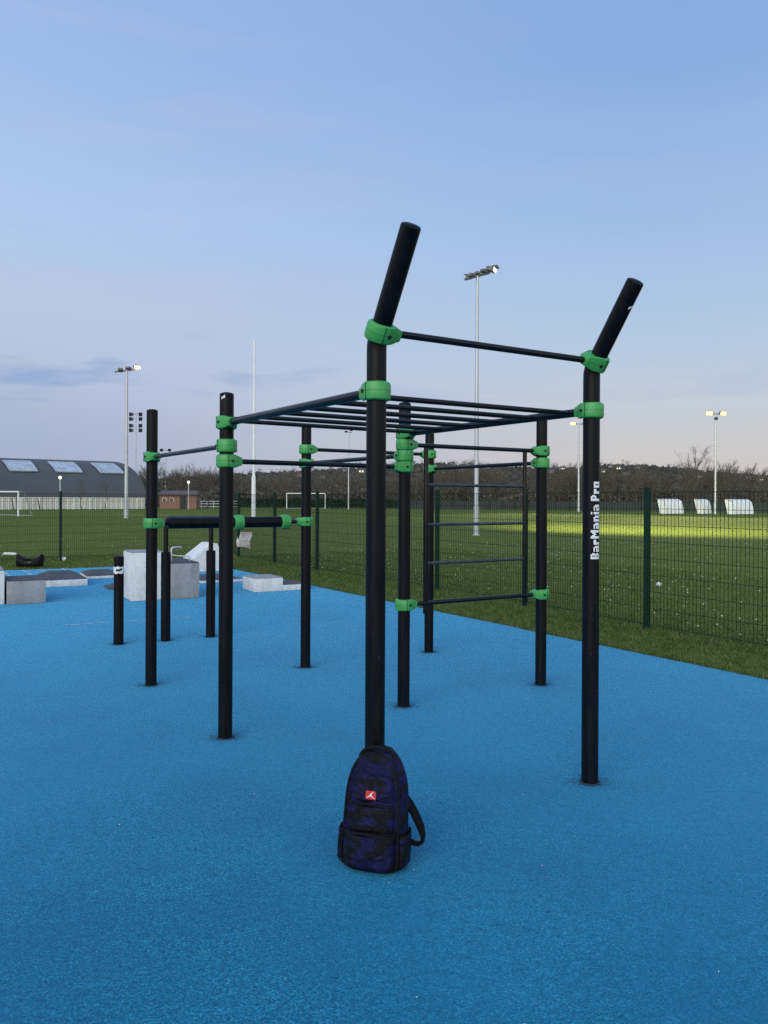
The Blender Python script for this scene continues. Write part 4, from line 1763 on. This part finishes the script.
Vs, Fs, o = [], [], 0
for i in range(5200):
    px = rng.uniform(100, 860)
    Y = rng.uniform(310, 520)
    x, y, z = hill_point(px, Y)
    s = rng.uniform(0.9, 1.9)
    hgt = rng.uniform(0.9, 2.3)
    W = IV * nrng.uniform(0.75, 1.15, (len(IV), 1)) * np.array((s, s, hgt)) + np.array((x, y, z + hgt * 0.4))
    Vs.append(W)
    Fs.append(IF + o)
    o += len(IV)
ob = big_mesh('hillside_wood', np.concatenate(Vs), np.concatenate(Fs), M['conifer'])
tag(ob, 'dark mixed woodland covering the low hills on the skyline', 'woodland', kind='stuff')
# bare treetops along the ridge
sp2 = []
for i in range(420):
    px = rng.uniform(130, 860)
    Y = rng.uniform(330, 500)
    x, y, z = hill_point(px, Y)
    sp2.append((x, y, z, rng.uniform(0.8, 1.3), rng.uniform(0.45, 0.8), rng.uniform(0, 6.28), rng.randrange(7)))
V, Fc = forest(sp2)
ob = big_mesh('ridge_wood', V, Fc, M['twig_far'])
tag(ob, 'bare treetops fringing the ridge of the hills', 'woodland', kind='stuff')

# houses on the hillside, a few pixels each
HL = 'small pale gabled house among the trees on the far hillside'
HLL = 'small pale gabled house with a lit window on the far hillside'
hp0 = thing('hillside_house', HL, 'house', (0, 0, 0), 0, 'pale houses on the far hillside')
mb = MB()
mb.box((0, 0, 2.2), (7.5, 6, 4.4))
mb.build('wall', M['house_wall'], hp0)
mb = MB()
mb.add([(-4.1, -3.4, 4.3), (4.1, -3.4, 4.3), (4.1, 3.4, 4.3), (-4.1, 3.4, 4.3), (-4.1, 0, 6.6), (4.1, 0, 6.6)],
       [(0, 1, 5, 4), (2, 3, 4, 5), (0, 4, 3), (1, 2, 5), (3, 2, 1, 0)])
mb.build('roof', M['house_roof'], hp0)
wins = []
for x in (-2.2, 1.6):
    mb = MB()
    mb.box((x, -3.03, 2.4), (1.3, 0.1, 1.3))
    mb.build('window', M['glass_dark'], hp0)
hl0 = copy_tree(hp0)
hl0['label'] = HLL
hl0['group'] = 'houses with lit windows on the far hillside'
for ch in hl0.children:
    if ch.name.startswith('window'):
        ch.data = ch.data.copy()
        ch.data.materials.clear()
        ch.data.materials.append(M['lit_window'])
hspots = [(322, 400, 0), (345, 430, 0), (362, 415, 1), (384, 440, 0), (399, 420, 0), (412, 445, 0), (430, 425, 0), (444, 400, 1), (452, 440, 0), (462, 415, 0), (470, 445, 0),
          (487, 430, 1), (552, 420, 0), (562, 440, 1), (571, 405, 0), (603, 412, 1), (611, 435, 0), (619, 425, 1), (626, 400, 0), (637, 430, 0), (700, 400, 1), (300, 410, 0), (748, 410, 0), (760, 405, 1)]
first = {0: hp0, 1: hl0}
used = set()
for px, Y, k in hspots:
    o = first[k] if k not in used else copy_tree(first[k])
    used.add(k)
    x, y, z = hill_point(px, Y)
    o.location = (x, y, z + 1.6)
    o.rotation_euler = (0, 0, rng.uniform(-0.6, 0.6))
    sc_ = rng.uniform(0.28, 0.42)
    o.scale = (sc_, sc_, sc_)

# ------------------------------------------------------------------ grass blades and daisies
def strip_points(n, o0, o1, s0, s1, p=1.0):
    s = nrng.uniform(s0, s1, n)
    w = o0 + (o1 - o0) * nrng.uniform(0, 1, n) ** p
    nn = np.array((ED.y, -ED.x))
    x = E0.x + ED.x * s + nn[0] * w
    y = E0.y + ED.y * s + nn[1] * w
    return np.stack([x, y], 1)


def blades(pts, h0, h1, wd):
    n = len(pts)
    a = nrng.uniform(0, 2 * PI, n)
    h = nrng.uniform(h0, h1, n)
    w = wd * nrng.uniform(0.6, 1.4, n)
    dx, dy = np.cos(a) * w, np.sin(a) * w
    lx, ly = nrng.normal(0, 0.5, n) * h, nrng.normal(0, 0.5, n) * h
    V = np.zeros((n, 3, 3))
    V[:, 0] = np.stack([pts[:, 0] - dx, pts[:, 1] - dy, np.full(n, GZ)], 1)
    V[:, 1] = np.stack([pts[:, 0] + dx, pts[:, 1] + dy, np.full(n, GZ)], 1)
    V[:, 2] = np.stack([pts[:, 0] + lx, pts[:, 1] + ly, GZ + h], 1)
    return V.reshape(-1, 3), np.arange(3 * n).reshape(-1, 3)


P1 = strip_points(90000, 0.03, 1.9, -5, 13)
P2 = strip_points(90000, 1.6, 9.0, -7, 14, 1.4)
# far-left strip between rubber and fence
s = nrng.uniform(0, 11, 30000)
w = nrng.uniform(0.05, 4.5, 30000)
nl = np.array((-LD.y, LD.x)) if (-LD.y * 0 + LD.x * 1) > 0 else np.array((LD.y, -LD.x))
P3 = np.stack([corner.x + LD.x * s + nl[0] * w, corner.y + LD.y * s + nl[1] * w], 1)
V1, F1 = blades(np.concatenate([P1]), 0.022, 0.06, 0.004)
P4 = strip_points(16000, 1.05, 1.5, -6, 14)
P5 = strip_points(9000, -0.01, 0.10, -6, 12)
V4, F4 = blades(np.concatenate([P4, P5]), 0.03, 0.11, 0.004)
V1, F1 = np.concatenate([V1, V4]), np.concatenate([F1, F4 + len(V1)])
V2, F2 = blades(np.concatenate([P2, P3]), 0.02, 0.055, 0.006)
ob = big_mesh('grass', np.concatenate([V1, V2]), np.concatenate([F1, F2 + len(V1)]), M['blades'])
tag(ob, 'rough green grass along the edge of the blue floor and under the fence', 'grass', kind='stuff')

n = 1500
pd = np.concatenate([strip_points(1700, 1.5, 26, -8, 16), np.stack([nrng.uniform(-20, 30, 600), nrng.uniform(20, 45, 600)], 1)])
ok = (pd[:, 1] > 5)
pd = pd[ok]
# keep them off the rubber
side = (pd[:, 0] - E0.x) * ED.y - (pd[:, 1] - E0.y) * ED.x
back = (pd[:, 0] - corner.x) * nl[0] + (pd[:, 1] - corner.y) * nl[1]
pd = pd[(side > 0.9) | (back > 1.0)]
n = len(pd)
r = nrng.uniform(0.004, 0.011, n)
V = np.zeros((n, 6, 3))
for k in range(6):
    an = 2 * PI * k / 6
    V[:, k] = np.stack([pd[:, 0] + r * math.cos(an), pd[:, 1] + r * math.sin(an) * 0.9, GZ + 0.06 + r * 0.6 * math.sin(an)], 1)
Fc = np.concatenate([np.stack([np.arange(n) * 6, np.arange(n) * 6 + k, np.arange(n) * 6 + k + 1], 1) for k in range(1, 5)])
ob = big_mesh('daisies', V.reshape(-1, 3), Fc, M['daisy'])
tag(ob, 'tiny white daisies dotted through the field grass', 'flowers', kind='stuff')

# loose crumb, grit and bits of dead grass packed round the posts to imitate contact shade and dirt, and strewn thinly over the floor
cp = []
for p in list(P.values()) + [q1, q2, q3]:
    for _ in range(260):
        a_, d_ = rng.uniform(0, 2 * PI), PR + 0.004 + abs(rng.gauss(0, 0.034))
        cp.append((p.x + d_ * math.cos(a_) * 1.25, p.y + d_ * math.sin(a_), rng.uniform(0.001, 0.003)))  # thins outwards, so the dark crumbs double as contact shade
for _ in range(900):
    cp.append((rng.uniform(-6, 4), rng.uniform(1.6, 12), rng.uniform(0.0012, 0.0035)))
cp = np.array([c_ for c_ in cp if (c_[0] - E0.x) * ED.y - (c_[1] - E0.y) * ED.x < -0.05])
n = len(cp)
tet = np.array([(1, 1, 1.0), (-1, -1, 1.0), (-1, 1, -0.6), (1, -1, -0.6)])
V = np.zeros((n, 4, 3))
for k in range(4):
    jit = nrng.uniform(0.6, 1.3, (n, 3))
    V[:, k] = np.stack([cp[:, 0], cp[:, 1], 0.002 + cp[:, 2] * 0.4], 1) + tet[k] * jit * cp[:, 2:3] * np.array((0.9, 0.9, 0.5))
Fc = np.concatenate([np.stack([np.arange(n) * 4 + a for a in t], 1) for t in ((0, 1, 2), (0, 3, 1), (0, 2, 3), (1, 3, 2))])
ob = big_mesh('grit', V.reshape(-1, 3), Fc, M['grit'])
tag(ob, 'dark loose crumb and grit scattered over the blue floor and packed as contact shade and dirt round the posts', 'grit', kind='stuff')
V = []
for _ in range(120):
    x, y, a_, l = rng.uniform(-5, 3), rng.uniform(1.7, 9), rng.uniform(0, 6.28), rng.uniform(0.0022, 0.007)
    ca, sa = math.cos(a_), math.sin(a_)
    V += [(x - ca * l, y - sa * l, 0.003), (x + sa * l * 0.4, y - ca * l * 0.4, 0.006), (x + ca * l, y + sa * l, 0.003), (x - sa * l * 0.4, y + ca * l * 0.4, 0.005)]
ob = big_mesh('paper_flecks', np.array(V), np.arange(len(V)).reshape(-1, 4), M['litter'])
tag(ob, 'tiny pale flecks strewn over the blue floor', 'litter', kind='stuff')

# ------------------------------------------------------------------ light: dusk sky, weak broad sun glow from behind
SUN_EL, SUN_AZ = R(26), R(200)          # azimuth clockwise from +Y (the way we look)
wd = bpy.data.worlds.new('World')
sc.world = wd
wd.use_nodes = True
nt = wd.node_tree
nt.nodes.clear()
out = nt.nodes.new('ShaderNodeOutputWorld')
tc = nt.nodes.new('ShaderNodeTexCoord')
sepx = nt.nodes.new('ShaderNodeSeparateXYZ')
nrmz = nt.nodes.new('ShaderNodeVectorMath')
nrmz.operation = 'NORMALIZE'
nt.links.new(tc.outputs['Generated'], nrmz.inputs[0])
nt.links.new(nrmz.outputs[0], sepx.inputs[0])


def s2l(c):
    return tuple((x / 255 / 12.92) if x / 255 <= 0.04045 else ((x / 255 + 0.055) / 1.055) ** 2.4 for x in c)


elev_l = ramp(nt, sepx.outputs['Z'], [
    (0.0, s2l((158, 170, 199))), (0.07, s2l((163, 176, 205))), (0.1, s2l((170, 182, 209))), (0.16, s2l((181, 193, 218))),
    (0.22, s2l((184, 198, 224))), (0.33, s2l((173, 201, 236))), (0.48, s2l((157, 188, 233))), (1.0, s2l((125, 160, 212)))])
elev_r = ramp(nt, sepx.outputs['Z'], [
    (0.0, s2l((203, 192, 194))), (0.05, s2l((201, 196, 197))), (0.08, s2l((198, 198, 201))), (0.12, s2l((193, 201, 212))),
    (0.2, s2l((178, 198, 222))), (0.33, s2l((157, 188, 228))), (0.48, s2l((138, 172, 222))), (1.0, s2l((120, 155, 208)))])
mr4 = nt.nodes.new('ShaderNodeMapRange')
mr4.inputs[1].default_value = -0.42
mr4.inputs[2].default_value = 0.30
nt.links.new(sepx.outputs['X'], mr4.inputs[0])
elev = mixc(nt, mr4.outputs[0], elev_l, elev_r)
# faint violet cloud bands low on the left
mp = nt.nodes.new('ShaderNodeMapping')
mp.inputs['Scale'].default_value = (3.0, 3.0, 17)
mp.inputs['Location'].default_value = (2.9, 0.8, 1.75)
mp.inputs['Rotation'].default_value = (0, R(6), 0)
nt.links.new(nrmz.outputs[0], mp.inputs[0])
cl = noise(nt, 1.5, 5, 0.5, mp.outputs[0], 0.3)
clm = ramp(nt, cl, [(0.52, (0, 0, 0)), (0.64, (0.95, 0.95, 0.95))])
band = ramp(nt, sepx.outputs['Z'], [(0.07, (0, 0, 0)), (0.115, (1, 1, 1)), (0.17, (0.9, 0.9, 0.9)), (0.205, (0.08, 0.08, 0.08)), (0.5, (0.03, 0.03, 0.03))])
leftm = ramp(nt, sepx.outputs['X'], [(0.0, (0.25, 0.25, 0.25)), (1.0, (0.25, 0.25, 0.25))])
mr = nt.nodes.new('ShaderNodeMapRange')
mr.inputs[1].default_value = -0.35
mr.inputs[2].default_value = 0.1
mr.inputs[3].default_value = 1.0
mr.inputs[4].default_value = 0.18
nt.links.new(sepx.outputs['X'], mr.inputs[0])
mul = nt.nodes.new('ShaderNodeMath')
mul.operation = 'MULTIPLY'
nt.links.new(clm, mul.inputs[0])
nt.links.new(band, mul.inputs[1])
mul2 = nt.nodes.new('ShaderNodeMath')
mul2.operation = 'MULTIPLY'
nt.links.new(mul.outputs[0], mul2.inputs[0])
nt.links.new(mr.outputs[0], mul2.inputs[1])
skyc = mixc(nt, mul2.outputs[0], elev, s2l((146, 168, 208)))
# faint pink wisps high on the left
mpw = nt.nodes.new('ShaderNodeMapping')
mpw.inputs['Scale'].default_value = (1.6, 1.6, 13)
mpw.inputs['Location'].default_value = (0.4, 2.1, 0.2)
mpw.inputs['Rotation'].default_value = (0, R(-5), 0)
nt.links.new(nrmz.outputs[0], mpw.inputs[0])
wz = ramp(nt, sepx.outputs['Z'], [(0.2, (0, 0, 0)), (0.28, (1, 1, 1)), (0.46, (0.8, 0.8, 0.8)), (0.6, (0, 0, 0))])
ww = ramp(nt, noise(nt, 1.3, 5, 0.55, mpw.outputs[0], 0.5), [(0.48, (0, 0, 0)), (0.7, (0.5, 0.5, 0.5))])
mul3 = nt.nodes.new('ShaderNodeMath')
mul3.operation = 'MULTIPLY'
nt.links.new(wz, mul3.inputs[0])
nt.links.new(ww, mul3.inputs[1])
mul4 = nt.nodes.new('ShaderNodeMath')
mul4.operation = 'MULTIPLY'
nt.links.new(mul3.outputs[0], mul4.inputs[0])
nt.links.new(mr.outputs[0], mul4.inputs[1])
skyc = mixc(nt, mul4.outputs[0], skyc, s2l((196, 192, 226)))
# the after-sunset glow is brighter behind us
mr2 = nt.nodes.new('ShaderNodeMapRange')
mr2.inputs[1].default_value = 0.45
mr2.inputs[2].default_value = -0.7
mr2.inputs[3].default_value = 1.0
mr2.inputs[4].default_value = 2.1
nt.links.new(sepx.outputs['Y'], mr2.inputs[0])
glow = nt.nodes.new('ShaderNodeVectorMath')
glow.operation = 'SCALE'
nt.links.new(skyc, glow.inputs[0])
nt.links.new(mr2.outputs[0], glow.inputs['Scale'])
mr3 = nt.nodes.new('ShaderNodeMapRange')
mr3.inputs[1].default_value = 0.3
mr3.inputs[2].default_value = -0.6
nt.links.new(sepx.outputs['Y'], mr3.inputs[0])
warm = mixc(nt, mr3.outputs[0], (1.0, 1.0, 1.0), (1.12, 0.98, 0.74))
glow2 = mixc(nt, 1.0, glow.outputs[0], warm, 'MULTIPLY')
bg1 = nt.nodes.new('ShaderNodeBackground')
nt.links.new(glow2, bg1.inputs[0])
bg1.inputs[1].default_value = 0.98
sky = nt.nodes.new('ShaderNodeTexSky')
sky.sky_type = 'NISHITA'
sky.sun_disc = False
sky.sun_elevation = SUN_EL
sky.sun_rotation = SUN_AZ
bg2 = nt.nodes.new('ShaderNodeBackground')
nt.links.new(sky.outputs[0], bg2.inputs[0])
bg2.inputs[1].default_value = 0.006
add = nt.nodes.new('ShaderNodeAddShader')
nt.links.new(bg1.outputs[0], add.inputs[0])
nt.links.new(bg2.outputs[0], add.inputs[1])
nt.links.new(add.outputs[0], out.inputs[0])

sd = bpy.data.lights.new('sun', 'SUN')
sd.energy = 1.5
sd.angle = R(60)
sd.color = (1.0, 0.9, 0.76)
so = bpy.data.objects.new('sun', sd)
C.objects.link(so)
dirv = Vector((math.sin(SUN_AZ) * math.cos(SUN_EL), math.cos(SUN_AZ) * math.cos(SUN_EL), math.sin(SUN_EL)))
so.rotation_euler = (-dirv).to_track_quat('-Z', 'Y').to_euler()

sc.view_settings.view_transform = 'Standard'
sc.view_settings.look = 'None'
sc.view_settings.exposure = 0
sc.view_settings.gamma = 1
sc.view_settings.use_curve_mapping = False
sc.render.engine = 'CYCLES'
sc.cycles.use_denoising = False
sc.cycles.denoiser = 'OPENIMAGEDENOISE'
sc.cycles.denoising_prefilter = 'ACCURATE'
sc.cycles.sample_clamp_indirect = 4
sc.cycles.max_bounces = 6
